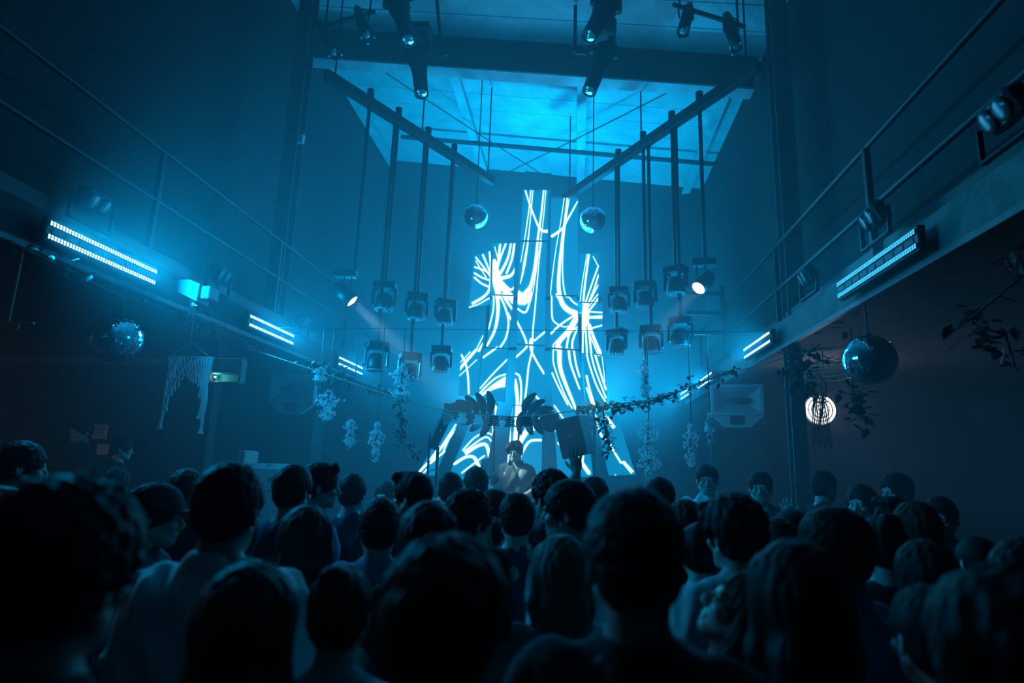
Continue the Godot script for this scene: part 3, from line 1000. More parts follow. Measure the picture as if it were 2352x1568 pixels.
func build_screen() -> void:
	var m := mat(0.02, 0.02, 0.02, 0.5)
	m.emission_enabled = true
	m.emission_texture = screen_picture()
	m.emission_operator = BaseMaterial3D.EMISSION_OP_MULTIPLY
	m.emission = Color.WHITE
	m.emission_energy_multiplier = 1.8
	M.screen = m
	var quads := [
		[1089, 588, 1128, 576, 1125, 700, 1076, 709], [1133, 561, 1185, 561, 1180, 679, 1131, 677], [1131, 679, 1180, 681, 1167, 800, 1117, 797],
		[1061, 803, 1112, 768, 1098, 908, 1054, 908], [1110, 799, 1167, 802, 1158, 922, 1099, 914],
		[1203, 439, 1262, 439, 1258, 554, 1195, 554], [1195, 556, 1257, 556, 1253, 672, 1190, 672], [1190, 674, 1253, 674, 1252, 794, 1188, 790],
		[1187, 792, 1252, 796, 1248, 930, 1179, 930], [1178, 932, 1247, 932, 1244, 1100, 1162, 1100],
		[1266, 455, 1328, 455, 1327, 678, 1263, 678], [1265, 680, 1326, 685, 1330, 804, 1264, 799], [1264, 801, 1331, 806, 1346, 942, 1269, 938],
		[1331, 584, 1376, 584, 1374, 696, 1331, 694], [1337, 696, 1384, 697, 1382, 814, 1335, 811], [1341, 813, 1391, 818, 1394, 938, 1345, 938],
		[1098, 928, 1144, 924, 1122, 1052, 1040, 1068], [1030, 970, 1054, 972, 1000, 1092, 958, 1090], [1040, 1070, 1110, 1046, 1098, 1100, 1030, 1100],
		[1271, 940, 1346, 940, 1362, 1095, 1282, 1095], [1364, 942, 1416, 948, 1460, 1090, 1398, 1092]]
	var t := thing("led_screen", "tall stepped wall of LED panels with glowing white curves behind the booth", "screen", Vector3(-0.8, 0.35, -SCREEN_Z))
	var k := 0
	for q in quads:
		var c := []
		for i in 4:
			c.append(at(q[i * 2], q[i * 2 + 1], SCREEN_Z))
		var step := [0.0, 0.045, 0.02, 0.06][k % 4] as float       # neighbouring panels stand a little in front of each other
		var s := mb()
		var f := []
		var b := []
		for p: Vector3 in c:
			f.append(p + Vector3(0, 0, step) - t.position)
			b.append(p + Vector3(0, 0, step - 0.07) - t.position)
		quad(s, f[0], f[1], f[2], f[3])
		quad(s, b[1], b[0], b[3], b[2])
		for i in 4:
			quad(s, f[i], b[i], b[(i + 1) % 4], f[(i + 1) % 4])
		var body := part("panel", done(s), M.black, t)
		var face := SurfaceTool.new()
		face.begin(Mesh.PRIMITIVE_TRIANGLES)
		for i in [0, 1, 2, 0, 2, 3]:
			var p: Vector3 = c[i]
			face.set_normal(Vector3(0, 0, 1))
			face.set_uv(Vector2((p.x - SX0) / (SX1 - SX0), (SY1 - p.y) / (SY1 - SY0)))
			face.add_vertex(p + Vector3(0, 0, step + 0.003) - t.position)
		part("display", face.commit(), m, body)
		k += 1
	var frame := mb()
	for x in [-1.55, -1.0, -0.62, -0.1, 0.3]:
		box(frame, Vector3(x + 0.8, 2.3 if absf(x + 0.8) > 0.5 else 2.85, -0.14), Vector3(0.05, 4.6 if absf(x + 0.8) > 0.5 else 5.7, 0.05), 0.005)
	for y in [0.9, 2.2, 3.4, 4.3]:
		box(frame, Vector3(0.15, y, -0.18), Vector3(2.1, 0.05, 0.05), 0.005)
	part("frame", done(frame), M.black_rough, t)
	# the light that the panels throw into the haze
	area_light("screen_glow", Vector3(-0.75, 3.9, -SCREEN_Z + 0.15), Vector3(0, 0, 1), Vector2(2.0, 4.6), lin(0.0, 0.48, 1.0), 19.0)

# ---------------------------------------------------------------- distance fields meshed as surface nets, for bodies, hair and clothes
class Field:
	var o: Vector3
	var c: float
	var nx: int
	var ny: int
	var nz: int
	var d := PackedFloat32Array()

	func _init(lo: Vector3, hi: Vector3, cell: float) -> void:
		o = lo
		c = cell
		nx = int(ceil((hi.x - lo.x) / cell)) + 1
		ny = int(ceil((hi.y - lo.y) / cell)) + 1
		nz = int(ceil((hi.z - lo.z) / cell)) + 1
		d.resize(nx * ny * nz)
		d.fill(1.0)

	func span(lo: Vector3, hi: Vector3) -> Array:
		var a := ((lo - o) / c).floor()
		var b := ((hi - o) / c).ceil()
		return [maxi(int(a.x), 0), mini(int(b.x), nx - 1), maxi(int(a.y), 0), mini(int(b.y), ny - 1), maxi(int(a.z), 0), mini(int(b.z), nz - 1)]

	func bone(a: Vector3, b: Vector3, ra: float, rb: float, k := 0.03) -> void:
		# a tapered capsule joined with a smooth minimum
		var m := maxf(ra, rb) + k + 3.0 * c
		var s := span(a.min(b) - Vector3.ONE * m, a.max(b) + Vector3.ONE * m)
		var ab := b - a
		var inv := 1.0 / maxf(ab.length_squared(), 1e-9)
		var dr := rb - ra
		for z in range(s[4], s[5] + 1):
			for y in range(s[2], s[3] + 1):
				var i: int = (z * ny + y) * nx + s[0]
				var p := o + Vector3(s[0], y, z) * c - a
				for x in range(s[0], s[1] + 1):
					var t := clampf(p.dot(ab) * inv, 0.0, 1.0)
					var v := (p - ab * t).length() - ra - dr * t
					var w := d[i]
					var h := k - absf(v - w)
					d[i] = minf(v, w) if h <= 0.0 else minf(v, w) - h * h / (4.0 * k)
					i += 1
					p.x += c

	func ball(xf: Transform3D, r: Vector3, k := 0.02, cut := false) -> void:
		# an ellipsoid in the frame xf, joined to the body or cut out of it
		var big := maxf(r.x, maxf(r.y, r.z)) + k + 3.0 * c
		var s := span(xf.origin - Vector3.ONE * big, xf.origin + Vector3.ONE * big)
		var inv := xf.affine_inverse()
		var step := inv.basis.x * c
		var r1 := Vector3.ONE / r
		var r2 := r1 * r1
		for z in range(s[4], s[5] + 1):
			for y in range(s[2], s[3] + 1):
				var i: int = (z * ny + y) * nx + s[0]
				var p := inv * (o + Vector3(s[0], y, z) * c)
				for x in range(s[0], s[1] + 1):
					var k0 := (p * r1).length()
					var v := k0 * (k0 - 1.0) / maxf((p * r2).length(), 1e-6)
					var w := d[i]
					if cut:
						v = -v
						var h := k - absf(v - w)
						d[i] = maxf(v, w) if h <= 0.0 else maxf(v, w) + h * h / (4.0 * k)
					else:
						var h := k - absf(v - w)
						d[i] = minf(v, w) if h <= 0.0 else minf(v, w) - h * h / (4.0 * k)
					i += 1
					p += step

	func keep(n: Vector3, at: float, k := 0.01) -> void:
		# keeps what lies on the side of the plane where n . p < at
		for z in nz:
			for y in ny:
				var i: int = (z * ny + y) * nx
				var v := n.dot(o + Vector3(0, y, z) * c) - at
				var step := n.x * c
				for x in nx:
					var w := d[i]
					if w < 0.2:
						var h := k - absf(v - w)
						d[i] = maxf(v, w) if h <= 0.0 else maxf(v, w) + h * h / (4.0 * k)
					i += 1
					v += step

	func rough(noise: FastNoiseLite, amount: float, scale: Vector3, shift := Vector3.ZERO) -> void:
		# folds of cloth or locks of hair: the surface moves in and out by a stretched noise
		var near := amount + 2.5 * c
		for z in nz:
			for y in ny:
				var i: int = (z * ny + y) * nx
				for x in nx:
					if absf(d[i]) < near:
						d[i] += amount * noise.get_noise_3dv((o + Vector3(x, y, z) * c) * scale + shift)
					i += 1

	func mesh_into(verts: PackedVector3Array, normals: PackedVector3Array, index: PackedInt32Array, xf: Transform3D) -> void:
		var cells := {}
		var lim := 2.8 * c
		var yx := nx
		var zx := nx * ny
		var corner := [0, 1, yx, yx + 1, zx, zx + 1, zx + yx, zx + yx + 1]
		var off := [Vector3(0, 0, 0), Vector3(1, 0, 0), Vector3(0, 1, 0), Vector3(1, 1, 0), Vector3(0, 0, 1), Vector3(1, 0, 1), Vector3(0, 1, 1), Vector3(1, 1, 1)]
		var edges := [[0, 1], [2, 3], [4, 5], [6, 7], [0, 2], [1, 3], [4, 6], [5, 7], [0, 4], [1, 5], [2, 6], [3, 7]]
		var v := PackedFloat32Array()
		v.resize(8)
		for z in nz - 1:
			for y in ny - 1:
				var base: int = (z * ny + y) * nx
				for x in nx - 1:
					var i := base + x
					if absf(d[i]) > lim:
						continue
					var neg := 0
					for q in 8:
						v[q] = d[i + corner[q]]
						if v[q] < 0.0:
							neg += 1
					if neg == 0 or neg == 8:
						continue
					var sum := Vector3.ZERO
					var cnt := 0
					for e in edges:
						var a: float = v[e[0]]
						var b: float = v[e[1]]
						if (a < 0.0) != (b < 0.0):
							sum += (off[e[0]] as Vector3).lerp(off[e[1]], a / (a - b))
							cnt += 1
					cells[i] = verts.size()
					verts.append(xf * (o + (Vector3(x, y, z) + sum / cnt) * c))
					var g := Vector3(v[1] + v[3] + v[5] + v[7] - v[0] - v[2] - v[4] - v[6], v[2] + v[3] + v[6] + v[7] - v[0] - v[1] - v[4] - v[5], v[4] + v[5] + v[6] + v[7] - v[0] - v[1] - v[2] - v[3])
					normals.append((xf.basis * g).normalized())
		for i in cells:
			var a: float = d[i]
			var inside := a < 0.0
			for ax in 3:
				var e: int = [1, yx, zx][ax]
				var u: int = [yx, zx, 1][ax]
				var w: int = [zx, 1, yx][ax]
				if inside == (d[i + e] < 0.0):
					continue
				if not (cells.has(i - u) and cells.has(i - w) and cells.has(i - u - w)):
					continue
				var q0: int = cells[i]
				var q1: int = cells[i - u]
				var q2: int = cells[i - u - w]
				var q3: int = cells[i - w]
				if inside:
					index.append_array(PackedInt32Array([q0, q2, q1, q0, q3, q2]))
				else:
					index.append_array(PackedInt32Array([q0, q1, q2, q0, q2, q3]))

class Surface:
	var verts := PackedVector3Array()
	var normals := PackedVector3Array()
	var index := PackedInt32Array()

	func add(f: Field, xf := Transform3D()) -> void:
		f.mesh_into(verts, normals, index, xf)

	func mesh() -> ArrayMesh:
		var a := []
		a.resize(Mesh.ARRAY_MAX)
		a[Mesh.ARRAY_VERTEX] = verts
		a[Mesh.ARRAY_NORMAL] = normals
		a[Mesh.ARRAY_INDEX] = index
		var m := ArrayMesh.new()
		m.add_surface_from_arrays(Mesh.PRIMITIVE_TRIANGLES, a)
		return m

# ---------------------------------------------------------------- people
# Standing height 1.75 m, feet at the origin, facing -z (towards the stage).
func head_skin(skin: Surface, xf: Transform3D, cell := 0.005, female := false) -> void:
	var f := Field.new(Vector3(-0.1, -0.15, -0.13), Vector3(0.1, 0.14, 0.125), cell)
	var T := func(x: float, y: float, z: float) -> Transform3D: return Transform3D(Basis(), Vector3(x, y, z))
	f.ball(T.call(0, 0.03, 0.014), Vector3(0.074, 0.086, 0.095), 0.01)
	f.ball(T.call(0, -0.042, -0.026), Vector3(0.056, 0.074, 0.066), 0.03)
	f.ball(T.call(0, -0.094, -0.066), Vector3(0.024 if not female else 0.02, 0.02, 0.02), 0.025)
	for sx in [-1.0, 1.0]:
		f.bone(Vector3(sx * 0.056, -0.055, 0.0), Vector3(sx * 0.02, -0.096, -0.062), 0.016, 0.014, 0.025)
		f.ball(T.call(sx * 0.041, -0.028, -0.062), Vector3(0.022, 0.018, 0.022), 0.02)
	f.bone(Vector3(-0.034, 0.014, -0.079), Vector3(0.034, 0.014, -0.079), 0.013, 0.013, 0.016)
	for sx in [-1.0, 1.0]:
		f.ball(T.call(sx * 0.031, -0.006, -0.098), Vector3(0.017, 0.012, 0.016), 0.01, true)
		f.ball(T.call(sx * 0.031, -0.007, -0.082), Vector3(0.0125, 0.0105, 0.0115), 0.003)
	f.bone(Vector3(0, 0.006, -0.088), Vector3(0, -0.034, -0.108), 0.0085, 0.0105, 0.01)
	for sx in [-1.0, 1.0]:
		f.ball(T.call(sx * 0.0125, -0.039, -0.098), Vector3(0.008, 0.007, 0.01), 0.006)
	f.bone(Vector3(-0.019, -0.065, -0.083), Vector3(0.019, -0.065, -0.083), 0.0065, 0.0065, 0.008)
	f.bone(Vector3(0, -0.065, -0.0875), Vector3(0, -0.065, -0.0875), 0.0075, 0.0075, 0.008)
	f.bone(Vector3(-0.015, -0.076, -0.083), Vector3(0.015, -0.076, -0.083), 0.0075, 0.0075, 0.006)
	for sx in [-1.0, 1.0]:
		var ear := Transform3D(Basis(Vector3(0, 1, 0), sx * 0.45) * Basis(Vector3(1, 0, 0), -0.2), Vector3(sx * 0.079, -0.012, 0.018))
		f.ball(ear, Vector3(0.008, 0.031, 0.018), 0.008)
		f.ball(Transform3D(ear.basis, ear.origin + Vector3(sx * 0.009, 0.004, -0.004)), Vector3(0.006, 0.018, 0.009), 0.005, true)
	f.bone(Vector3(0, -0.06, 0.022), Vector3(0, -0.2, 0.04), 0.05 if female else 0.057, 0.056, 0.03)
	skin.add(f, xf)

func hand_skin(skin: Surface, xf: Transform3D, curl: float, spread: float, side: float, cell := 0.0048) -> void:
	# palm from the wrist along -y, its face towards -z; side +1 has the thumb at -x
	var f := Field.new(Vector3(-0.1, -0.22, -0.12), Vector3(0.1, 0.06, 0.07), cell)
	f.bone(Vector3(0, 0.05, 0), Vector3(0, -0.01, 0), 0.027, 0.025, 0.01)
	f.ball(Transform3D(Basis(), Vector3(0, -0.048, 0.0)), Vector3(0.041, 0.052, 0.0165), 0.02)
	var lens := [0.074, 0.082, 0.076, 0.06]
	for k in 4:
		var x := (k - 1.5) * 0.0205 * side
		var base := Vector3(x, -0.085 - (0.004 if k in [1, 2] else -0.004), 0)
		var dir := Vector3((k - 1.5) * spread * side, -1, 0).normalized()
		var bend := Vector3(1, 0, 0)
		f.bone(Vector3(x * 0.8, -0.05, 0), base, 0.012, 0.0105, 0.012)
		var p := base
		var ang := curl * 0.5
		for j in 3:
			var l: float = lens[k] * [0.45, 0.31, 0.24][j]
			var q := p + dir.rotated(bend, -ang) * l
			f.bone(p, q, [0.0098, 0.0088, 0.008][j], [0.0088, 0.008, 0.0068][j], 0.003)
			p = q
			ang += curl
	var tp := Vector3(-0.03 * side, -0.03, -0.004)
	var td := Vector3(-0.75 * side, -0.62, -0.3).normalized()
	f.bone(Vector3(-0.012 * side, -0.018, 0), tp, 0.016, 0.014, 0.012)
	f.bone(tp, tp + td * 0.036, 0.0125, 0.0105, 0.006)
	f.bone(tp + td * 0.036, tp + td * 0.036 + td.lerp(Vector3(0, -1, -0.2), 0.45).normalized() * 0.03, 0.0105, 0.0082, 0.004)
	skin.add(f, xf)

func hair_mesh(kind: String, xf: Transform3D, tone_seed: float) -> ArrayMesh:
	var long := kind in ["long", "wavy", "bob"]
	var lo := Vector3(-0.17, -0.42 if long else -0.14, -0.14)
	var f := Field.new(lo, Vector3(0.17, 0.19, 0.2 if long or kind == "bun" else 0.17), 0.006)
	var T := func(x: float, y: float, z: float) -> Transform3D: return Transform3D(Basis(), Vector3(x, y, z))
	var fat := {"buzz": 0.006, "short": 0.016, "quiff": 0.017, "curly": 0.024, "mop": 0.026, "bun": 0.013, "long": 0.017, "wavy": 0.024, "bob": 0.022, "cap": 0.008, "swept": 0.018}
	var g: float = fat[kind]
	f.ball(T.call(0, 0.033, 0.018), Vector3(0.075 + g, 0.086 + g, 0.096 + g), 0.01)
	if not long:
		f.ball(T.call(0, -0.02, 0.045), Vector3(0.066 + g * 0.6, 0.07, 0.062 + g * 0.5), 0.02)
	if kind == "quiff":
		f.bone(Vector3(-0.045, 0.108, -0.065), Vector3(0.045, 0.112, -0.06), 0.028, 0.026, 0.03)
	if kind == "swept":
		f.bone(Vector3(0.02, 0.115, -0.06), Vector3(0.078, 0.06, -0.07), 0.026, 0.024, 0.03)
		f.bone(Vector3(0.078, 0.06, -0.07), Vector3(0.088, -0.02, -0.04), 0.022, 0.016, 0.02)
		f.bone(Vector3(0.02, 0.115, -0.06), Vector3(-0.07, 0.07, -0.06), 0.024, 0.02, 0.03)
		f.bone(Vector3(-0.07, 0.07, -0.06), Vector3(-0.086, 0.0, -0.02), 0.018, 0.014, 0.02)
	if kind == "mop":
		f.bone(Vector3(-0.06, 0.085, -0.075), Vector3(0.055, 0.09, -0.075), 0.03, 0.03, 0.03)
		f.bone(Vector3(0.065, 0.05, -0.07), Vector3(0.078, -0.01, -0.045), 0.026, 0.018, 0.02)
		f.bone(Vector3(-0.075, 0.05, -0.05), Vector3(-0.082, 0.0, -0.02), 0.022, 0.016, 0.02)
	if kind == "bun":
		f.ball(T.call(0, 0.10, 0.105), Vector3(0.045, 0.042, 0.042), 0.012)
	if long:
		var w := 0.075 if kind != "wavy" else 0.092
		var end := -0.2 if kind == "bob" else -0.36
		f.bone(Vector3(0, 0.0, 0.06), Vector3(0, -0.16, 0.075), 0.075, 0.066, 0.04)
		for sx in [-1.0, 1.0]:
			f.bone(Vector3(sx * 0.06, 0.05, 0.015), Vector3(sx * (w + 0.006), -0.1, 0.02), 0.04, 0.032, 0.03)
			f.bone(Vector3(sx * (w + 0.006), -0.1, 0.02), Vector3(sx * w * 0.85, maxf(end, -0.3), 0.055), 0.033, 0.018, 0.03)
			f.bone(Vector3(sx * 0.035, -0.1, 0.09), Vector3(sx * 0.03, end, 0.1), 0.045, 0.022, 0.03)
	# the face stays free
	f.ball(T.call(0, -0.055, -0.115), Vector3(0.066, 0.105 if kind != "mop" else 0.085, 0.075), 0.012, true)
	if not long:
		f.keep(Vector3(0, -0.85, -0.55).normalized(), 0.055, 0.012)
		for sx in [-1.0, 1.0]:
			f.ball(T.call(sx * 0.1, -0.03, -0.01), Vector3(0.032, 0.05, 0.035), 0.01, true)
	var amount := {"buzz": 0.001, "short": 0.0035, "quiff": 0.004, "curly": 0.008, "mop": 0.006, "bun": 0.003, "long": 0.0035, "wavy": 0.007, "bob": 0.004, "swept": 0.007}
	var scale := Vector3(2000, 420, 2000) if kind in ["long", "bob", "bun"] else Vector3(1500, 700, 1500) if kind in ["mop", "quiff", "wavy", "swept"] else Vector3(1900, 1900, 1900)
	f.rough(soft_noise, amount[kind], scale, Vector3(tone_seed * 100.0, 0, 0))
	var skin := Surface.new()
	skin.add(f, xf)
	return skin.mesh()

func cap_mesh(xf: Transform3D) -> ArrayMesh:
	var f := Field.new(Vector3(-0.13, -0.03, -0.24), Vector3(0.13, 0.16, 0.14), 0.006)
	f.ball(Transform3D(Basis(), Vector3(0, 0.04, 0.012)), Vector3(0.09, 0.098, 0.112), 0.01)
	f.keep(Vector3(0, -1, -0.1).normalized(), -0.02, 0.006)
	f.ball(Transform3D(Basis(Vector3(1, 0, 0), 0.12), Vector3(0, 0.028, -0.12)), Vector3(0.075, 0.009, 0.085), 0.008)
	f.ball(Transform3D(Basis(), Vector3(0, 0.138, 0.012)), Vector3(0.012, 0.008, 0.012), 0.004)
	var skin := Surface.new()
	skin.add(f, xf)
	return skin.mesh()

# arms: joints of the left (-x) and right (+x) arm as [elbow, wrist, hand basis, curl, spread]
func arm_down(s: float, out := 0.0) -> Array:
	return [Vector3(s * (0.235 + out), 1.14, 0.02), Vector3(s * (0.25 + out), 0.9, -0.06), Basis(Vector3(0, 1, 0), -s * PI / 2) * Basis(Vector3(1, 0, 0), 0.2), 0.35, 0.05]

func make_person(o: Dictionary) -> Node3D:
	# o: female, hair, shirt (Material), loose, sleeves (how far down the arm), arms [left, right], nod, turn, tilt, skin
	var female: bool = o.get("female", false)
	var loose: float = o.get("loose", 0.014)
	var w := 0.9 if female else 1.0
	var cell: float = o.get("cell", 0.015)
	var arms: Array = o.get("arms", [arm_down(-1.0), arm_down(1.0)])
	var sh := [Vector3(-0.172 * w, 1.4, 0.012), Vector3(0.172 * w, 1.4, 0.012)]
	var neck := Vector3(0, 1.51, 0.03)
	var head := Transform3D(Basis.from_euler(Vector3(o.get("nod", -0.06), o.get("turn", 0.0), o.get("tilt", 0.0))), Vector3.ZERO)
	head.origin = neck + Vector3(0, 0.015, 0) - head.basis * Vector3(0, -0.105, 0.025)
	var lo := Vector3(-0.36, -0.02, -0.3)
	var hi := Vector3(0.36, 1.62, 0.3)
	for a in arms:
		for q in 2:
			lo = lo.min(a[q] - Vector3.ONE * 0.1)
			hi = hi.max(a[q] + Vector3.ONE * 0.1)
	var t := Node3D.new()
	t.name = "person"
	# skin
	var f := Field.new(lo, hi, cell)
	f.bone(neck + Vector3(0, -0.09, 0.0), neck + Vector3(0, 0.06, 0), 0.062 * w, 0.055 * w, 0.03)
	torso(f, w, female, 0.0, sh)
	for q in 2:
		f.bone(sh[q], arms[q][0], 0.05 * w, 0.042 * w, 0.03)
		f.bone(arms[q][0], arms[q][1], 0.042 * w, 0.028 * w, 0.02)
		var sx := -1.0 if q == 0 else 1.0
		f.bone(Vector3(sx * 0.09, 0.9, 0), Vector3(sx * 0.1, 0.49, -0.01), 0.085, 0.056, 0.03)
		f.bone(Vector3(sx * 0.1, 0.49, -0.01), Vector3(sx * 0.105, 0.09, 0.02), 0.055, 0.036, 0.02)
	var skin := Surface.new()
	skin.add(f)
	head_skin(skin, head, o.get("head_cell", 0.0055), female)
	for q in 2:
		var a: Array = arms[q]
		hand_skin(skin, Transform3D(a[2], a[1]), a[3], a[4], -1.0 if q == 0 else 1.0)
	part("body", skin.mesh(), o.get("skin", M.skin), t)
	# clothes: the same bones a little fatter, with folds
	var c := Field.new(lo, hi, cell)
	torso(c, w, female, loose, sh)
	var down: float = o.get("sleeves", 0.62)
	for q in 2:
		var e: Vector3 = arms[q][0]
		if down > 0.0:
			c.bone(sh[q], sh[q].lerp(e, minf(down, 1.0)), (0.047 + loose) * w, (0.05 + loose) * w, 0.04)
		if down > 1.0:
			c.bone(e, e.lerp(arms[q][1], down - 1.0), (0.05 + loose) * w, (0.034 + loose * 0.7) * w, 0.03)
	c.bone(Vector3(0, 1.43, 0.03), Vector3(0, 1.475, 0.035), 0.075 * w, 0.066 * w, 0.03)
	c.keep(Vector3(0, -1, 0), -0.86, 0.008)
	c.rough(soft_noise, o.get("folds", 0.014), Vector3(520, 260, 520), Vector3(o.get("seed", 1.0) * 77.0, 0, 0))
	var cloth := Surface.new()
	cloth.add(c)
	part("shirt", cloth.mesh(), o.shirt, t)
	var g := Field.new(Vector3(-0.26, 0.02, -0.2), Vector3(0.26, 1.06, 0.2), maxf(cell, 0.016))
	g.bone(Vector3(-0.075 * w, 0.94, 0.005), Vector3(0.075 * w, 0.94, 0.005), 0.131, 0.131, 0.03)
	g.bone(Vector3(0, 1.02, 0), Vector3(0, 0.98, 0), 0.115 * w, 0.12, 0.03)
	for sx in [-1.0, 1.0]:
		g.bone(Vector3(sx * 0.09, 0.88, 0), Vector3(sx * 0.1, 0.49, -0.01), 0.098, 0.07, 0.03)
		g.bone(Vector3(sx * 0.1, 0.49, -0.01), Vector3(sx * 0.105, 0.1, 0.02), 0.07, 0.058, 0.02)
	g.rough(soft_noise, 0.008, Vector3(600, 300, 600))
	var legs := Surface.new()
	legs.add(g)
	part("trousers", legs.mesh(), M.trousers, t)
	for sx in [-1.0, 1.0]:
		var shoe := part("shoe", M.shoe_mesh, M.shoe, t)
		shoe.position = Vector3(sx * 0.105, 0.0, 0.0)
	var hair: String = o.get("hair", "short")
	if hair != "none":
		part("hair", hair_mesh(hair, head, o.get("seed", 1.0)), o.get("hair_mat", M.hair_dark), t)
	if o.get("cap", false):
		part("cap", cap_mesh(head), o.get("cap_mat", M.cap), t)
	t.set_meta("category", "person")
	t.set_meta("head_xf", head)
	return t

func torso(f: Field, w: float, female: bool, fat: float, sh: Array) -> void:
	f.bone(sh[0] * Vector3(0.86, 1, 1) + Vector3(0, 0.0, 0.005), sh[1] * Vector3(0.86, 1, 1) + Vector3(0, 0.0, 0.005), 0.058 * w + fat, 0.058 * w + fat, 0.05)
	f.bone(Vector3(-0.05 * w, 1.445, 0.03), Vector3(0.05 * w, 1.445, 0.03), 0.046 * w + fat * 0.6, 0.05 * w + fat * 0.6, 0.05)
	f.bone(Vector3(-0.085 * w, 1.3, 0.0), Vector3(0.085 * w, 1.3, 0.0), 0.108 * w + fat, 0.108 * w + fat, 0.06)
	f.bone(Vector3(-0.075 * w, 1.16, 0.0), Vector3(0.075 * w, 1.16, 0.0), (0.1 if not female else 0.088) * w + fat, (0.1 if not female else 0.088) * w + fat, 0.06)
	f.bone(Vector3(-0.07 * w, 1.03, 0.0), Vector3(0.07 * w, 1.03, 0.0), 0.108 * w + fat * 1.2, 0.108 * w + fat * 1.2, 0.06)
	f.bone(Vector3(-0.075, 0.92, 0.005), Vector3(0.075, 0.92, 0.005), 0.118 + fat * 1.9, 0.118 + fat * 1.9, 0.06)
	if female:
		for sx in [-1.0, 1.0]:
			f.ball(Transform3D(Basis(), Vector3(sx * 0.07, 1.28, -0.085)), Vector3(0.06, 0.06, 0.05) + Vector3.ONE * fat, 0.05)

func people_materials() -> void:
	M.skin = mat(0.40, 0.28, 0.24, 0.5)
	M.skin_dark = mat(0.2, 0.11, 0.075, 0.5)
	M.skin_pale = mat(0.54, 0.41, 0.36, 0.5)
	for s in [M.skin, M.skin_dark, M.skin_pale]:
		s.subsurf_scatter_enabled = false
	M.hair_dark = mat(0.012, 0.01, 0.009, 0.6)
	M.hair_brown = mat(0.035, 0.022, 0.015, 0.6)
	M.hair_fair = mat(0.15, 0.12, 0.1, 0.6)
	for h in [M.hair_dark, M.hair_brown, M.hair_fair]:
		h.metallic_specular = 0.25
	M.cloth_white = cloth(0.72, 0.73, 0.75)
	M.cloth_black = cloth(0.012, 0.012, 0.014)
	M.cloth_grey = cloth(0.16, 0.16, 0.17)
	M.cloth_blue = cloth(0.12, 0.2, 0.32)
	M.cloth_pale = cloth(0.45, 0.47, 0.5)
	M.cloth_navy = cloth(0.02, 0.03, 0.06)
	M.cloth_olive = cloth(0.07, 0.075, 0.05)
	M.cloth_wine = cloth(0.09, 0.02, 0.025)
	M.cloth_dj = cloth(0.11, 0.11, 0.115)
	M.trousers = cloth(0.02, 0.022, 0.03)
	M.shoe = mat(0.03, 0.03, 0.03, 0.5)
	M.cap = cloth(0.03, 0.03, 0.035)
	var s := mb()
	lathe(s, [[0.001, -0.13], [0.03, -0.12], [0.043, -0.06], [0.04, 0.03], [0.042, 0.09], [0.001, 0.13]], Transform3D(Basis(Vector3(1, 0, 0), PI / 2).scaled(Vector3(1, 0.9, 1)), Vector3(0, 0.038, -0.04)), 12)
	M.shoe_mesh = done(s)

func cloth(r: float, g: float, b: float) -> StandardMaterial3D:
	var m := mat(r, g, b, 0.9)
	m.rim_enabled = true
	m.rim = 0.3
	m.rim_tint = 0.6
	return m

# ---------------------------------------------------------------- stage, booth and loudspeakers
func extrude(s: SurfaceTool, poly: Array, z0: float, z1: float) -> void:
	# a flat outline (x, y), convex, clockwise seen from +z, given depth
	s.set_smooth_group(-1)
	var n := poly.size()
	for i in n:
		var p: Vector2 = poly[i]
		var q: Vector2 = poly[(i + 1) % n]
		quad(s, Vector3(p.x, p.y, z1), Vector3(p.x, p.y, z0), Vector3(q.x, q.y, z0), Vector3(q.x, q.y, z1))
		if i > 0 and i < n - 1:
			tri(s, Vector3(poly[0].x, poly[0].y, z1), Vector3(p.x, p.y, z1), Vector3(q.x, q.y, z1))
			tri(s, Vector3(poly[0].x, poly[0].y, z0), Vector3(q.x, q.y, z0), Vector3(p.x, p.y, z0))

func funnel(s: SurfaceTool, mouth: Vector2, throat: Vector2, at_: Vector3, deep: float) -> void:
	# the four walls of a horn, from its mouth back to its throat, closed at the back
	var m := []
	var t := []
	for c in [Vector2(-1, 1), Vector2(1, 1), Vector2(1, -1), Vector2(-1, -1)]:
		m.append(at_ + Vector3(c.x * mouth.x / 2, c.y * mouth.y / 2, 0))
		t.append(at_ + Vector3(c.x * throat.x / 2, c.y * throat.y / 2, -deep))
	s.set_smooth_group(-1)
	for i in 4:
		quad(s, m[i], m[(i + 1) % 4], t[(i + 1) % 4], t[i])
	quad(s, t[0], t[1], t[2], t[3])

func rim(s: SurfaceTool, outer: Vector2, inner: Vector2, c: Vector3, thick: float) -> void:
	for e in [[Vector3(0, (outer.y + inner.y) / 4, 0), Vector3(outer.x, (outer.y - inner.y) / 2, thick)], [Vector3(0, -(outer.y + inner.y) / 4, 0), Vector3(outer.x, (outer.y - inner.y) / 2, thick)],
			[Vector3((outer.x + inner.x) / 4, 0, 0), Vector3((outer.x - inner.x) / 2, inner.y, thick)], [Vector3(-(outer.x + inner.x) / 4, 0, 0), Vector3((outer.x - inner.x) / 2, inner.y, thick)]]:
		box(s, c + e[0], e[1], 0.006)

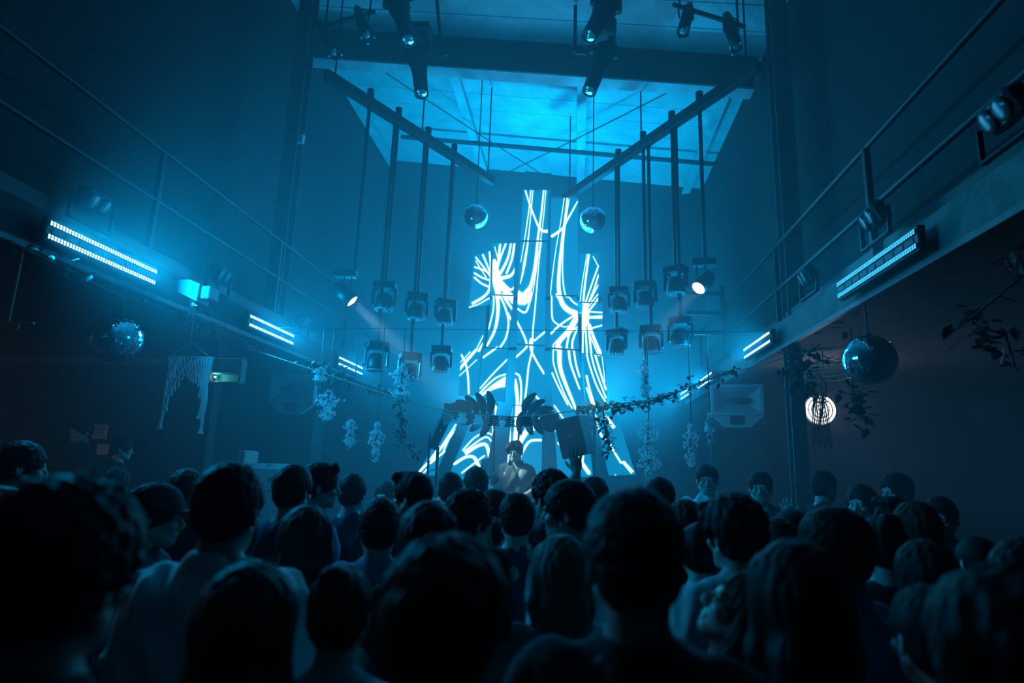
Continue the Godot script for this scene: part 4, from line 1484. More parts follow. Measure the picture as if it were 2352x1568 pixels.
func make_horn() -> Node3D:
	# mid-high horn with a hexagonal front: a wide rectangular mouth over a small tweeter mouth; origin at the bottom middle of the front
	var t := Node3D.new()
	t.name = "horn_speaker"
	var s := mb()
	extrude(s, [Vector2(-0.36, 0.62), Vector2(0.36, 0.62), Vector2(0.36, 0.17), Vector2(0.17, 0.0), Vector2(-0.17, 0.0), Vector2(-0.36, 0.17)], -0.55, -0.16)
	part("cabinet", done(s), M.speaker, t)
	var f := mb()
	rim(f, Vector2(0.72, 0.45), Vector2(0.62, 0.36), Vector3(0, 0.395, -0.08), 0.16)
	part("mouth_rim", done(f), M.horn, t)
	var h := mb()
	funnel(h, Vector2(0.62, 0.36), Vector2(0.34, 0.12), Vector3(0, 0.395, 0.0), 0.15)
	var horn := part("horn", done(h), M.horn, t)
	var pl := mb()
	lathe(pl, [[0.0, -0.2], [0.03, -0.17], [0.05, -0.08], [0.055, 0.0], [0.05, 0.08], [0.03, 0.17], [0.0, 0.2]], Transform3D(Basis(Vector3(0, 0, 1), PI / 2), Vector3(0, 0.395, -0.07)), 14)
	part("phase_plug", done(pl), M.speaker, horn)
	var l := mb()
	extrude(l, [Vector2(-0.36, 0.17), Vector2(-0.1, 0.17), Vector2(-0.1, 0.04), Vector2(-0.21, 0.04)], -0.16, -0.03)
	extrude(l, [Vector2(0.1, 0.17), Vector2(0.36, 0.17), Vector2(0.21, 0.04), Vector2(0.1, 0.04)], -0.16, -0.03)
	extrude(l, [Vector2(-0.21, 0.04), Vector2(0.21, 0.04), Vector2(0.17, 0.0), Vector2(-0.17, 0.0)], -0.16, -0.03)
	part("lower_front", done(l), M.horn, t)
	var tw := mb()
	funnel(tw, Vector2(0.2, 0.13), Vector2(0.08, 0.05), Vector3(0, 0.105, -0.03), 0.12)
	part("tweeter_horn", done(tw), M.speaker, t)
	return t

func make_sub(w: float, h: float) -> Node3D:
	var t := Node3D.new()
	t.name = "bass_cabinet"
	var s := mb()
	box(s, Vector3(0, h / 2, -0.31), Vector3(w, h - 0.004, 0.56), 0.012)
	part("cabinet", done(s), M.speaker, t)
	var g := mb()
	box(g, Vector3(0, h / 2, -0.02), Vector3(w - 0.06, h - 0.08, 0.02), 0.006)
	part("grille", done(g), M.black_rough, t)
	for sx in [-1.0, 1.0]:
		part("handle", box_mesh(Vector3(0.015, 0.05, 0.14), 0.005, Vector3(sx * (w / 2 + 0.007), h * 0.6, -0.3)), M.dark_steel, t)
	return t

func build_stage() -> void:
	M.speaker = noisy(lin(0.03, 0.032, 0.035), 0.2, 3.0, 0.7)
	M.horn = noisy(lin(0.4, 0.41, 0.42), 0.1, 3.0, 0.5)
	var st := thing("stage", "low black stage platform under the booth", "stage", Vector3(-1.03, 0, -9.35))
	for i in 6:
		part("deck_board", box_mesh(Vector3(0.95, 0.04, 6.2), 0.004, Vector3(-2.395 + i * 0.958, 0.33, 0)), M.black_rough, st)
	part("skirt", box_mesh(Vector3(5.7, 0.31, 6.1), 0.0, Vector3(0, 0.155, 0)), M.black_rough, st)
	# loudspeaker stacks
	var horn := make_horn()
	var spots := [[Vector3(-4.42, 0, -9.0), 0.12, 2.46], [Vector3(2.3, 0, -9.0), -0.2, 2.42]]
	for k in 2:
		var base: Vector3 = spots[k][0]
		var h: float = spots[k][2]
		for j in 2:
			var sub := make_sub(0.78, h / 2)
			put(sub, "bass_cabinet", ["lower black bass cabinet under the left horn loudspeaker", "upper black bass cabinet directly under the left horn loudspeaker", "lower black bass cabinet under the right horn loudspeaker", "upper black bass cabinet directly under the right horn loudspeaker"][k * 2 + j], "loudspeaker", base + Vector3(0, j * h / 2, 0), "bass cabinets of the stacks")
			sub.rotation.y = spots[k][1]
		var t: Node3D = horn if k == 1 else horn.duplicate()
		put(t, "horn_speaker", ["big horn loudspeaker with a six-sided front on the left stack", "big horn loudspeaker with a six-sided front on the right stack"][k], "loudspeaker", base + Vector3(0, h, 0), "horn loudspeakers")
		t.rotation.y = spots[k][1]
	# booth
	var bt := thing("booth_table", "black booth table in front of the performer", "table", Vector3(-0.72, 0.35, -7.15))
	part("table_top", box_mesh(Vector3(1.9, 0.05, 0.62), 0.008, Vector3(0, 1.0, 0)), M.black, bt)
	part("front_panel", box_mesh(Vector3(1.86, 0.94, 0.03), 0.004, Vector3(0, 0.5, 0.28)), M.black_rough, bt)
	for sx in [-0.88, 0.88]:
		part("leg", box_mesh(Vector3(0.06, 0.975, 0.5), 0.006, Vector3(sx, 0.4875, 0)), M.black_rough, bt)
	for k in 2:
		var d := thing("media_player", ["deck player on the left of the booth table", "deck player on the right of the booth table"][k], "music player", Vector3(-0.72 + [-0.46, 0.46][k], 1.375, -7.19), 0.0, "deck players on the booth table")
		part("case", box_mesh(Vector3(0.32, 0.09, 0.4), 0.012, Vector3(0, 0.045, 0)), M.black, d)
		var s := mb()
		lathe(s, [[0.1, 0.09], [0.1, 0.105], [0.0, 0.107]], Transform3D(Basis(), Vector3(0, 0, -0.06)), 24, false)
		part("jog_wheel", done(s), M.dark_steel, d)
		part("screen", box_mesh(Vector3(0.18, 0.01, 0.09), 0.003, Vector3(0, 0.095, 0.13)), M.black_rough, d)
	var mx := thing("mixer", "flat black mixer in the middle of the booth table", "mixer", Vector3(-0.72, 1.375, -7.19))
	part("case", box_mesh(Vector3(0.3, 0.08, 0.38), 0.01, Vector3(0, 0.04, 0)), M.black, mx)
	for i in 12:
		part("knob", tube_mesh([Vector3((i % 4 - 1.5) * 0.06, 0.08, -0.12 + int(i / 4) * 0.06), Vector3((i % 4 - 1.5) * 0.06, 0.1, -0.12 + int(i / 4) * 0.06)], 0.011, 8), M.grey, mx)
	for i in 4:
		part("fader", box_mesh(Vector3(0.016, 0.016, 0.026), 0.003, Vector3((i - 1.5) * 0.06, 0.088, 0.11)), M.grey, mx)
	# monitors on stands at the booth
	var ms := [[[1320, 1003], 7.35, -0.32, Vector3(0.32, 0.46, 0.34), 0.25, "tilted monitor loudspeaker on a stand right of the performer"], [[1008, 990], 7.6, 0.5, Vector3(0.13, 0.46, 0.13), -0.42, "slim tilted monitor loudspeaker on a stand left of the performer"]]
	for k in 2:
		var e: Array = ms[k]
		var p := at(e[0][0], e[0][1], e[1])
		var t := thing("monitor_speaker", e[5], "loudspeaker", Vector3(p.x, p.y, p.z))
		var xf := Basis(Vector3(0, 0, 1), e[4]) * Basis(Vector3(0, 1, 0), e[2])
		var s := mb()
		box(s, Vector3.ZERO, e[3], 0.015, xf)
		part("cabinet", done(s), M.speaker, t)
		var g := mb()
		box(g, xf * Vector3(0, 0, -e[3].z / 2 - 0.006), Vector3(e[3].x - 0.04, e[3].y - 0.04, 0.012), 0.004, xf)
		part("grille", done(g), M.black_rough, t)
		part("badge", box_mesh(Vector3(0.025, 0.025, 0.006), 0.002, xf * Vector3(0, 0.02, e[3].z / 2 + 0.003)), M.grey, t)
		var sd := thing("speaker_stand", ["tripod stand under the right monitor loudspeaker", "tripod stand under the left monitor loudspeaker"][k], "stand", Vector3(p.x, 0.35, p.z))
		part("pole", tube_mesh([Vector3(0, 0.12, 0), Vector3(0, p.y - 0.35 - e[3].y * 0.42, 0)], 0.02, 8), M.dark_steel, sd)
		for q in 3:
			var a := TAU * q / 3.0 + 0.4
			part("leg", tube_mesh([Vector3(0, 0.5, 0), Vector3(cos(a) * 0.32, 0.012, sin(a) * 0.32)], 0.012, 6), M.dark_steel, sd)
	# microphone stand with a cable loop at the left of the booth
	var mp := at(985, 1040, 6.6)
	var mic := thing("microphone_stand", "thin stand with a cable loop left of the booth", "stand", Vector3(mp.x, 0.35, mp.z))
	part("pole", tube_mesh([Vector3(0, 0.02, 0), Vector3(0, 1.75, 0)], 0.011, 8), M.dark_steel, mic)
	var bs := mb()
	lathe(bs, [[0.14, 0.0], [0.14, 0.02], [0.03, 0.035], [0.0, 0.035]], Transform3D(), 16, false)
	part("base", done(bs), M.dark_steel, mic)
	var loop := []
	for i in 15:
		loop.append(Vector3(0.06 + 0.075 * cos(TAU * i / 14.0), 1.25 + 0.11 * sin(TAU * i / 14.0), 0.01 * i / 14.0))
	part("cable", tube_mesh(loop, 0.007, 6), M.grey, mic)
	# spotted counter at the left of the stage
	var img := Image.create(256, 256, false, Image.FORMAT_RGB8)
	img.fill(lin(0.26, 0.27, 0.28))
	var r2 := RandomNumberGenerator.new()
	r2.seed = 11
	for i in 60:
		var cx := r2.randi_range(0, 255)
		var cy := r2.randi_range(0, 255)
		var rr := r2.randi_range(4, 9)
		for y in range(-rr, rr + 1):
			for x in range(-rr, rr + 1):
				if x * x + y * y * 1.4 < rr * rr:
					img.set_pixel(posmod(cx + x, 256), posmod(cy + y, 256), lin(0.06, 0.065, 0.07))
	var sp := mat(1, 1, 1, 0.6)
	sp.albedo_texture = ImageTexture.create_from_image(img)
	sp.uv1_triplanar = true
	sp.uv1_scale = Vector3.ONE * 1.3
	var cp := at(632, 1060, 6.0)
	var ct := thing("spotted_bench", "pale bench with dark spots before the left loudspeaker", "furniture", Vector3(cp.x, 0, cp.z), 0.15)
	part("seat_block", box_mesh(Vector3(0.46, cp.y - 0.02, 0.4), 0.05, Vector3(0, (cp.y - 0.02) / 2, 0)), sp, ct)
	part("end_post", box_mesh(Vector3(0.08, cp.y + 0.1, 0.38), 0.01, Vector3(-0.28, (cp.y + 0.1) / 2, 0)), M.grey, ct)

# ---------------------------------------------------------------- flowers, ropes, lamps and other hangings
func flower_shape(s: SurfaceTool, c: Vector3, n: Vector3, r: float, petals := 5) -> void:
	var fr := frame_of(n)
	for k in petals:
		var a := TAU * k / petals
		var a1 := a + 0.5
		var a0 := a - 0.5
		var tip := c + (fr.x * cos(a) + fr.z * sin(a)) * r + fr.y * r * 0.25
		tri(s, c, c + (fr.x * cos(a0) + fr.z * sin(a0)) * r * 0.62 + fr.y * r * 0.2, tip)
		tri(s, c, tip, c + (fr.x * cos(a1) + fr.z * sin(a1)) * r * 0.62 + fr.y * r * 0.2)

func leaf_shape(s: SurfaceTool, c: Vector3, dir: Vector3, up: Vector3, long: float, wide: float) -> void:
	var sd := dir.cross(up).normalized() * wide * 0.5
	var a := c + dir * long * 0.28 - up * long * 0.05
	var b := c + dir * long * 0.62 - up * long * 0.07
	var ma := c + dir * long * 0.3 + up * long * 0.03
	var mc := c + dir * long * 0.65 + up * long * 0.02
	var tip := c + dir * long - up * long * 0.1
	tri(s, c, a - sd, ma)
	tri(s, c, ma, a + sd)
	quad(s, a - sd, b - sd * 0.8, mc, ma)
	quad(s, ma, mc, b + sd * 0.8, a + sd)
	tri(s, b - sd * 0.8, tip, mc)
	tri(s, mc, tip, b + sd * 0.8)

func build_flowers() -> void:
	M.petal = mat(0.8, 0.82, 0.85, 0.7)
	M.petal.backlight_enabled = true
	M.petal.backlight = Color(0.5, 0.5, 0.5)
	M.leaf = mat(0.035, 0.06, 0.03, 0.5)
	M.dry = mat(0.5, 0.36, 0.26, 0.7)
	M.rope = mat(0.55, 0.48, 0.4, 0.8)
	# bunches: middle of the bunch, depth, half width, half height in the frame, what it looks like
	var list := [[922, 880, 6.7, 24, 46, "full pale flower bunch hanging left of the screen at the rope's end", 3.2], [752, 930, 6.7, 28, 36, "loose pale flower bunch hanging beside the left loudspeaker", 2.95], [735, 862, 6.7, 14, 18, "small tuft of pale flowers above the left loudspeaker's right edge", 2.95], [804, 997, 6.7, 15, 34, "slender pale flower bunch hanging second from the left loudspeaker", 2.95],
		[864, 1014, 6.7, 18, 46, "long pale flower bunch hanging below the rope's left end", 2.95], [1481, 868, 6.7, 15, 44, "pale glittering flower bunch hanging above the ivy on the right", 3.4], [1489, 1030, 6.7, 26, 64, "biggest pale flower bunch hanging right of the screen", 2.95], [1587, 1022, 6.7, 18, 46, "pale flower bunch hanging above the waving man", 2.95], [1630, 985, 6.7, 9, 34, "thin flower bunch hanging at the right loudspeaker's edge", 2.95]]
	for e in list:
		var c := at(e[0], e[1], e[2])
		var hw: float = e[3] * e[2] / FOCAL
		var hh: float = e[4] * e[2] / FOCAL
		var t := thing("flower_bunch", e[5], "flowers", c + Vector3(0, hh, 0), 0.0, "hanging flower bunches")
		var s := mb()
		for i in 300:
			var y := rng.randf()
			var w := hw * (0.8 + 0.35 * sin(y * 11.0 + e[0]) + 0.2 * sin(y * 27.0)) * minf(1.0, 4.0 * minf(y + 0.06, 1.04 - y))
			var a := rng.randf() * TAU
			var p := Vector3(cos(a + 0.4 * sin(y * 5.0)) * w * sqrt(rng.randf()), -y * hh * 2.0, sin(a) * w * 0.7)
			flower_shape(s, p, Vector3(cos(a), rng.randf_range(-0.7, 0.5), sin(a) + 0.5).normalized(), rng.randf_range(0.012, 0.022))
		part("blossoms", done(s), M.petal, t).set_meta("kind", "stuff")
		var st := mb()
		tube(st, [Vector3(0, 3.3 - c.y - hh, 0), Vector3(0.01, 0, 0), Vector3(-0.01, -hh, 0), Vector3(0.01, -hh * 1.8, 0)], 0.006, 5)
		part("stem", done(st), M.leaf, t)
		var lf := mb()
		for i in 26:
			var a := rng.randf() * TAU
			leaf_shape(lf, Vector3(0, -rng.randf() * hh * 1.9, 0), Vector3(cos(a), -0.6, sin(a)).normalized(), Vector3.UP, 0.07, 0.03)
		part("leaves", done(lf), M.leaf, t).set_meta("kind", "stuff")
	single("flower_wire", tube_mesh([Vector3(-3.7, 3.3, -6.7), Vector3(-0.8, 3.295, -6.7), Vector3(2.22, 3.3, -6.7)], 0.003, 4), M.dark_steel, "thin wire across the hall that carries the flower bunches", "wire")
	# rope between the catwalks with dried flowers at both ends and lace scraps hung on it
	var pts := []
	for p in [[912, 914], [960, 928], [1028, 943], [1100, 952], [1180, 957], [1250, 953], [1320, 943], [1400, 930], [1470, 922], [1540, 905], [1640, 868]]:
		pts.append(at(p[0], p[1], 6.45))
	var from := Vector3(-3.74, 3.0, -6.45)
	var to := Vector3(2.24, 3.0, -6.45)
	var rp := thing("rope", "pale rope sagging across the stage front over the booth", "rope", from)
	part("cord", tube_mesh(([from] + pts + [to]).map(func(p): return p - from), 0.006, 6), M.rope, rp)
	var ends := [[912, 938, 9, "cluster of dried flowers on the rope's left end"], [1322, 1420, 22, "long cluster of dried flowers on the rope right of the screen"]]
	for e in ends:
		var t := thing("dried_flowers", e[3], "flowers", at((e[0] + e[1]) / 2.0, 925, 6.45), 0.0, "dried flowers on the rope")
		var s := mb()
		var lf := mb()
		for i in e[2] * 4:
			var px := rng.randf_range(e[0], e[1])
			var py := (lerpf(914, 922, (px - 912) / 30.0) if px < 1000 else lerpf(943, 930, (px - 1322) / 98.0)) + rng.randf_range(-8, 8)
			var p := at(px, py, 6.45 + rng.randf_range(-0.04, 0.04)) - t.position
			if i % 4 == 0:
				flower_shape(s, p, Vector3(rng.randf_range(-1, 1), rng.randf_range(-0.5, 1), 1).normalized(), rng.randf_range(0.018, 0.03), 6)
			else:
				leaf_shape(lf, p, Vector3(rng.randf_range(-1, 1), rng.randf_range(-1, 1), rng.randf_range(0, 0.6)).normalized(), Vector3(0, 0.3, 1).normalized(), rng.randf_range(0.04, 0.075), 0.025)
		part("blossoms", done(s), M.dry, t).set_meta("kind", "stuff")
		part("leaves", done(lf), M.dry, t).set_meta("kind", "stuff")
	var lace := [[1029, 944, "fluffy pale scrap hung first from the left on the rope"], [1062, 948, "lace scrap hung second on the rope"], [1099, 952, "lace scrap hung third on the rope"], [1136, 955, "dotted dark scrap hung fourth on the rope"], [1172, 957, "dotted scrap hung on the rope at the screen's middle"], [1209, 956, "dotted scrap hung sixth on the rope, before the big leaf"]]
	for i in lace.size():
		var e: Array = lace[i]
		var p := at(e[0], e[1], 6.45)
		var t := thing("lace_scrap", e[2], "decoration", p, 0.2 * sin(i * 3.0), "scraps hung on the rope")
		var s := mb()
		for k in 6:
			var y0 := -0.018 * k
			var w0 := 0.036 + 0.004 * k + 0.008 * sin(k * 2.0 + i)
			quad(s, Vector3(-w0, y0, 0.004 * sin(k)), Vector3(w0, y0, -0.004 * sin(k)), Vector3(w0 * 1.05, y0 - 0.014, 0.006), Vector3(-w0 * 1.05, y0 - 0.014, 0.006))
		part("cloth", done(s), M.dry if i == 0 else M.petal if i in [1, 2] else M.black_rough, t)
		var fr := mb()
		for k in 9:
			tube(fr, [Vector3((k - 4) * 0.01, -0.1, 0), Vector3((k - 4) * 0.011, -0.14 - 0.01 * (k % 3), 0.003)], 0.0025, 4)
		part("fringe", done(fr), M.petal, t)
		part("tie", tube_mesh([Vector3(-0.03, 0, 0), Vector3(0, 0.006, 0), Vector3(0.03, 0, 0)], 0.003, 4), M.rope, t)
	# two giant slit leaves before the screen
	var big := [[[1128, 952], 8.3, PI - 0.12, 1.08, "giant dark slit leaf left of the rope's middle, fanned upwards"], [[1200, 945], 8.3, -0.33, 1.03, "giant dark slit leaf right of the rope's middle, fanned to the right"]]
	for e in big:
		var c := at(e[0][0], e[0][1], e[1])
		var t := thing("giant_leaf", e[4], "plant", c)
		var axis: float = e[2]
		var mid := Vector3(cos(axis), sin(axis), 0)
		var across := Vector3(-sin(axis), cos(axis), 0)
		part("stalk", tube_mesh([mid * 0.5 * e[3], Vector3.ZERO, -mid * 0.05 - Vector3(0, 0.2, 0.05), Vector3(-mid.x * 0.08, -(c.y - 0.36), -0.1)], [0.005, 0.01, 0.012, 0.014], 6), M.leaf_dark, t)
		for sd in [-1.0, 1.0]:
			for k in 6:
				var u := k / 5.0
				var root: Vector3 = mid * (0.02 + 0.4 * u) * e[3]
				var ang := lerpf(1.75, 0.2, pow(u, 1.1))
				var long: float = (0.3 - 0.1 * u) * e[3]
				var s := mb()
				var prev := []
				for j in 8:
					var v := j / 7.0
					var w: float = 0.055 * pow(sin(clampf(v * 0.86 + 0.1, 0, 1) * PI), 0.55) * e[3]
					var aa := ang - 0.4 * v
					var dir: Vector3 = mid * cos(aa) + across * sin(aa) * sd
					var nrm: Vector3 = mid * sin(aa) - across * cos(aa) * sd
					var m: Vector3 = root + dir * long * v + Vector3(0, 0, 0.04 * sin(v * 2.4) + 0.004 * k)
					var now := [m + nrm * w, m + Vector3(0, 0, 0.012), m - nrm * w]
					if j > 0:
						quad(s, prev[0], now[0], now[1], prev[1])
						quad(s, prev[1], now[1], now[2], prev[2])
					prev = now
				part("leaf_lobe", done(s), M.leaf_dark, t)

func vine(called: String, label: String, path: Array, spread: float, count: int, leaf: float, m: Material) -> void:
	var t := thing(called, label, "plant", path[0])
	var rel := path.map(func(p): return p - path[0])
	part("stem", tube_mesh(rel, 0.008, 5), M.leaf_dark, t)
	var s := mb()
	for i in count:
		var f := rng.randf() * (rel.size() - 1)
		var p: Vector3 = (rel[int(f)] as Vector3).lerp(rel[mini(int(f) + 1, rel.size() - 1)], f - int(f))
		p += Vector3(rng.randfn() * spread, rng.randfn() * spread, rng.randfn() * spread)
		var d := Vector3(rng.randf_range(-1, 1), rng.randf_range(-1, 0.4), rng.randf_range(-1, 1)).normalized()
		leaf_shape(s, p, d, Vector3(0.2, 1, 0.3).normalized(), leaf * rng.randf_range(0.6, 1.3), leaf * 0.6)
	part("leaves", done(s), m, t).set_meta("kind", "stuff")

func build_vines() -> void:
	vine("ivy_vine", "dark ivy trailing along the right end of the rope", [at(1412, 936, 6.45), at(1460, 928, 6.5), at(1520, 915, 6.55), at(1590, 885, 6.6), at(1700, 845, 6.5)], 0.035, 170, 0.07, M.leaf)
	vine("ivy_vine", "dark ivy over the left loudspeaker along the catwalk edge", [at(700, 830, 6.6), at(760, 855, 7.0), at(830, 880, 7.6), at(900, 905, 8.2)], 0.05, 150, 0.07, M.leaf)
	vine("ivy_vine", "ivy hanging from the rope's left end down beside the stage", [at(915, 915, 6.5), at(925, 960, 6.5), at(920, 1010, 6.5), at(960, 1050, 6.5)], 0.04, 120, 0.06, M.leaf)
	vine("ivy_vine", "ivy hanging down right of the tilted monitor loudspeaker", [at(1385, 932, 6.45), at(1388, 975, 6.7), at(1400, 1015, 6.7), at(1395, 1040, 6.7)], 0.035, 110, 0.06, M.leaf_dark)
	vine("ivy_vine", "thick leafy vine over the round lamp under the right catwalk", [Vector3(2.3, 3.0, -5.9), at(1810, 830, 6.2), at(1840, 870, 6.3), at(1850, 905, 6.4)], 0.07, 120, 0.1, M.leaf_dark)
	vine("ivy_vine", "leafy vine hanging beside the right mirror ball", [Vector3(2.45, 3.1, -5.6), at(1960, 900, 5.6), at(1980, 935, 5.6), at(1975, 965, 5.6)], 0.06, 70, 0.1, M.leaf_dark)
	vine("ivy_vine", "dark vine along the ceiling edge behind the left mirror ball", [Vector3(-3.6, 3.08, -3.3), Vector3(-3.62, 3.0, -4.3), Vector3(-3.6, 3.06, -5.3), Vector3(-3.62, 3.0, -6.4)], 0.035, 130, 0.07, M.leaf)
	vine("ivy_vine", "dark vine hanging at the far right under the catwalk", [Vector3(2.6, 3.1, -3.7), Vector3(2.62, 2.98, -3.7), at(2220, 740, 3.6), at(2310, 770, 3.6), at(2330, 840, 3.6)], 0.06, 60, 0.09, M.leaf_dark)

func build_hangings() -> void:
	# macrame wall hanging under the left catwalk: thread triangle, ring of knots, long side strands with tassels
	M.cotton = mat(0.55, 0.56, 0.58, 0.9)
	var top := at(438, 784, 5.2)
	var ap := thing("macrame", "pale macrame hanging with long side strands under the left catwalk", "decoration", top)
	var L := at(392, 818, 5.2) - top
	var R := at(484, 822, 5.2) - top
	part("thread", tube_mesh([L, Vector3.ZERO, R], 0.003, 4), M.cotton, ap)
	part("hook", tube_mesh([Vector3.ZERO, Vector3(0, SOFFIT - top.y, 0)], 0.003, 4), M.cotton, ap)
	part("rod", tube_mesh([L + Vector3(-0.03, 0, 0), R + Vector3(0.03, 0, 0)], 0.01, 8), M.rope, ap)
	for i in 15:
		var f := i / 14.0
		var p := L.lerp(R, f)
		var long := 0.2 + 0.42 * pow(absf(f - 0.5) * 2.0, 2.5) + 0.03 * sin(i * 5.0)
		var w := 0.009 if absf(f - 0.5) < 0.33 else 0.014
		var pts := []
		for j in 6:
			pts.append(p + Vector3(0.012 * sin(j * 2.1 + i), -long * j / 5.0, 0.008 * cos(j * 1.7 + i)))
		part("strand", tube_mesh(pts, w, 5), M.cotton, ap)
		if absf(f - 0.5) > 0.4:
			part("tassel", tube_mesh([pts[5], pts[5] - Vector3(0, 0.05, 0)], [0.012, 0.028], 6), M.cotton, ap)
	# dream catcher before the round lamp
	var c := at(1880, 893, 6.9)
	var dc := thing("dream_catcher", "dark dream catcher with long strands hanging before the round lamp", "decoration", c)
	var hoop := []
	for i in 25:
		hoop.append(Vector3(sin(TAU * i / 24.0) * 0.085, cos(TAU * i / 24.0) * 0.15, 0))
	part("hoop", tube_mesh(hoop, 0.007, 6), M.black_rough, dc)
	for k in 7:
		var a := TAU * k / 7.0
		part("web_thread", tube_mesh([Vector3(sin(a) * 0.085, cos(a) * 0.15, 0), Vector3(sin(a + 2.6) * 0.085, cos(a + 2.6) * 0.15, 0)], 0.002, 4), M.black_rough, dc)
	part("cord", tube_mesh([Vector3(0, 0.15, 0), Vector3(0, SOFFIT - c.y, 0)], 0.003, 4), M.black_rough, dc)
	for i in 11:
		var x := (i - 5) * 0.017
		var pts := []
		var long := 0.6 - 0.03 * (i % 3)
		for j in 6:
			pts.append(Vector3(x * (0.7 + 0.1 * j) + 0.005 * sin(j * 2.0 + i), -0.02 - 0.13 * sqrt(maxf(0.0, 1.0 - x * x / 0.0075)) * 0.3 - long * j / 5.0, 0.006 * cos(j + i)))
		part("strand", tube_mesh(pts, 0.0045 + 0.002 * (i % 2), 5), M.black_rough, dc)
	# round lamp of bright rings on the alcove wall, and the light that it gives
	var lc := at(1883, 941, 7.9)
	var lamp := thing("ring_lamp", "round glowing lamp of concentric rings under the right catwalk", "lamp", lc)
	for e in [[0.168, 0.016], [0.125, 0.012], [0.078, 0.012], [0.035, 0.014]]:
		var ring := []
		for i in 33:
			ring.append(Vector3(cos(TAU * i / 32.0) * e[0], sin(TAU * i / 32.0) * e[0], 0.02))
		part("light_ring", tube_mesh(ring, e[1], 8), M.warm, lamp)
	var bp := mb()
	lathe(bp, [[0.0, 0.0], [0.19, 0.0], [0.19, 0.012], [0.0, 0.012]], Transform3D(Basis(Vector3(1, 0, 0), PI / 2), Vector3(0, 0, -0.03)), 24, false)
	part("back_plate", done(bp), M.grey, lamp)
	for k in 6:
		var a := TAU * k / 6.0
		part("spoke", tube_mesh([Vector3.ZERO, Vector3(cos(a) * 0.18, sin(a) * 0.18, 0)], 0.006, 5), M.black_rough, lamp)
	part("cable", tube_mesh([Vector3(0, 0.18, -0.02), Vector3(0, SOFFIT - lc.y, -0.02)], 0.005, 5), M.black_rough, lamp)
	var l := OmniLight3D.new()
	l.name = "ring_lamp_light"
	add_child(l)
	l.position = lc + Vector3(0, 0, 0.09)
	l.light_color = lin(0.9, 0.95, 1.0)
	l.light_energy = 0.22
	l.light_size = 0.15
	l.omni_range = 20.0
	l.omni_attenuation = 2.0
	l.shadow_enabled = true
	# wicker dome shade above it and a flat wire fan guard behind
	var dm := at(1893, 868, 7.0)
	var dome := thing("wicker_shade", "wide wicker dome shade under the right catwalk above the round lamp", "lamp shade", dm)
	for k in 26:
		var a := TAU * k / 26.0
		var pts := []
		for j in 7:
			var u := j / 6.0 * PI / 2
			pts.append(Vector3(cos(a) * sin(u) * 0.24, cos(u) * 0.2, sin(a) * sin(u) * 0.24))
		part("wicker_rib", tube_mesh(pts, 0.004, 4), M.rope, dome)
	for j in range(1, 7):
		var ring := []
		var u := j / 6.0 * PI / 2
		for i in 25:
			ring.append(Vector3(cos(TAU * i / 24.0) * sin(u) * 0.24, cos(u) * 0.2, sin(TAU * i / 24.0) * sin(u) * 0.24))
		part("wicker_hoop", tube_mesh(ring, 0.004, 4), M.rope, dome)
	part("cable", tube_mesh([Vector3(0, 0.2, 0), Vector3(0, SOFFIT - dm.y, 0)], 0.005, 5), M.black_rough, dome)
	# notices on the left alcove wall
	var n1 := at(230, 991, 6.66)
	var notice := thing("wall_notice", "white notice with two round ban symbols on the left alcove wall", "notice", n1)
	part("paper", box_mesh(Vector3(0.19, 0.165, 0.004), 0.0), M.paper_print, notice)
	var face := notice_face()
	part("print", face, M.notice, notice)
	var n2 := at(236, 1032, 6.66)
	var notice2 := thing("wall_notice", "plain white sheet on the left alcove wall below the notice", "notice", n2)
	part("paper", box_mesh(Vector3(0.15, 0.12, 0.004), 0.0), M.paper_print, notice2)
	var n3 := at(1848, 1116, 7.4)
	var sheet := thing("paper_sheet", "white sheet on a dark stand at the edge of the right alcove", "notice", n3)
	part("paper", box_mesh(Vector3(0.1, 0.2, 0.004), 0.0), M.paper_print, sheet)
	part("pole", tube_mesh([Vector3(0, -0.1, -0.01), Vector3(0, -n3.y, -0.01)], 0.012, 6), M.dark_steel, sheet)
	# serving hatch with a shelf and a small lamp in the left alcove wall
	var hp := at(524, 852, 6.6)
	var hatch := thing("serving_hatch", "greenish lit serving hatch high in the left alcove wall", "hatch", hp)
	for e in [[Vector3(0, 0.15, 0), Vector3(0.36, 0.02, 0.12)], [Vector3(0, -0.14, 0), Vector3(0.36, 0.02, 0.12)], [Vector3(-0.18, 0.0, 0), Vector3(0.02, 0.27, 0.12)], [Vector3(0.18, 0.0, 0), Vector3(0.02, 0.27, 0.12)]]:
		part("frame_bar", box_mesh(e[1], 0.004, e[0]), M.dark_steel, hatch)
	part("back_panel", box_mesh(Vector3(0.34, 0.27, 0.01), 0.0, Vector3(0, 0, -0.05)), M.green_wall, hatch)
	part("shelf", box_mesh(Vector3(0.34, 0.02, 0.08), 0.003, Vector3(0, -0.03, 0)), M.green_wall, hatch)
	var bulb := SphereMesh.new()
	bulb.radius = 0.012
	bulb.height = 0.024
	var bo := part("bulb", bulb, M.bulb, hatch)
	bo.position = Vector3(-0.13, -0.075, 0.03)
	var bl := OmniLight3D.new()
	bl.name = "hatch_bulb_light"
	add_child(bl)
	bl.position = hp + bo.position + Vector3(0, 0, 0.03)
	bl.light_color = lin(0.5, 1.0, 0.75)
	bl.light_energy = 0.02
	bl.light_size = 0.012
	bl.shadow_enabled = true
	# slanted pipe with a bracket at the left edge
	var pp := at(40, 742, 3.6)
	var pipe := thing("ceiling_pipe", "thin pale pipe under the catwalk at the left edge", "pipe", pp)
	part("tube", tube_mesh([at(-40, 740, 3.6) - pp, at(78, 742, 3.6) - pp], 0.008, 6), M.rope, pipe)
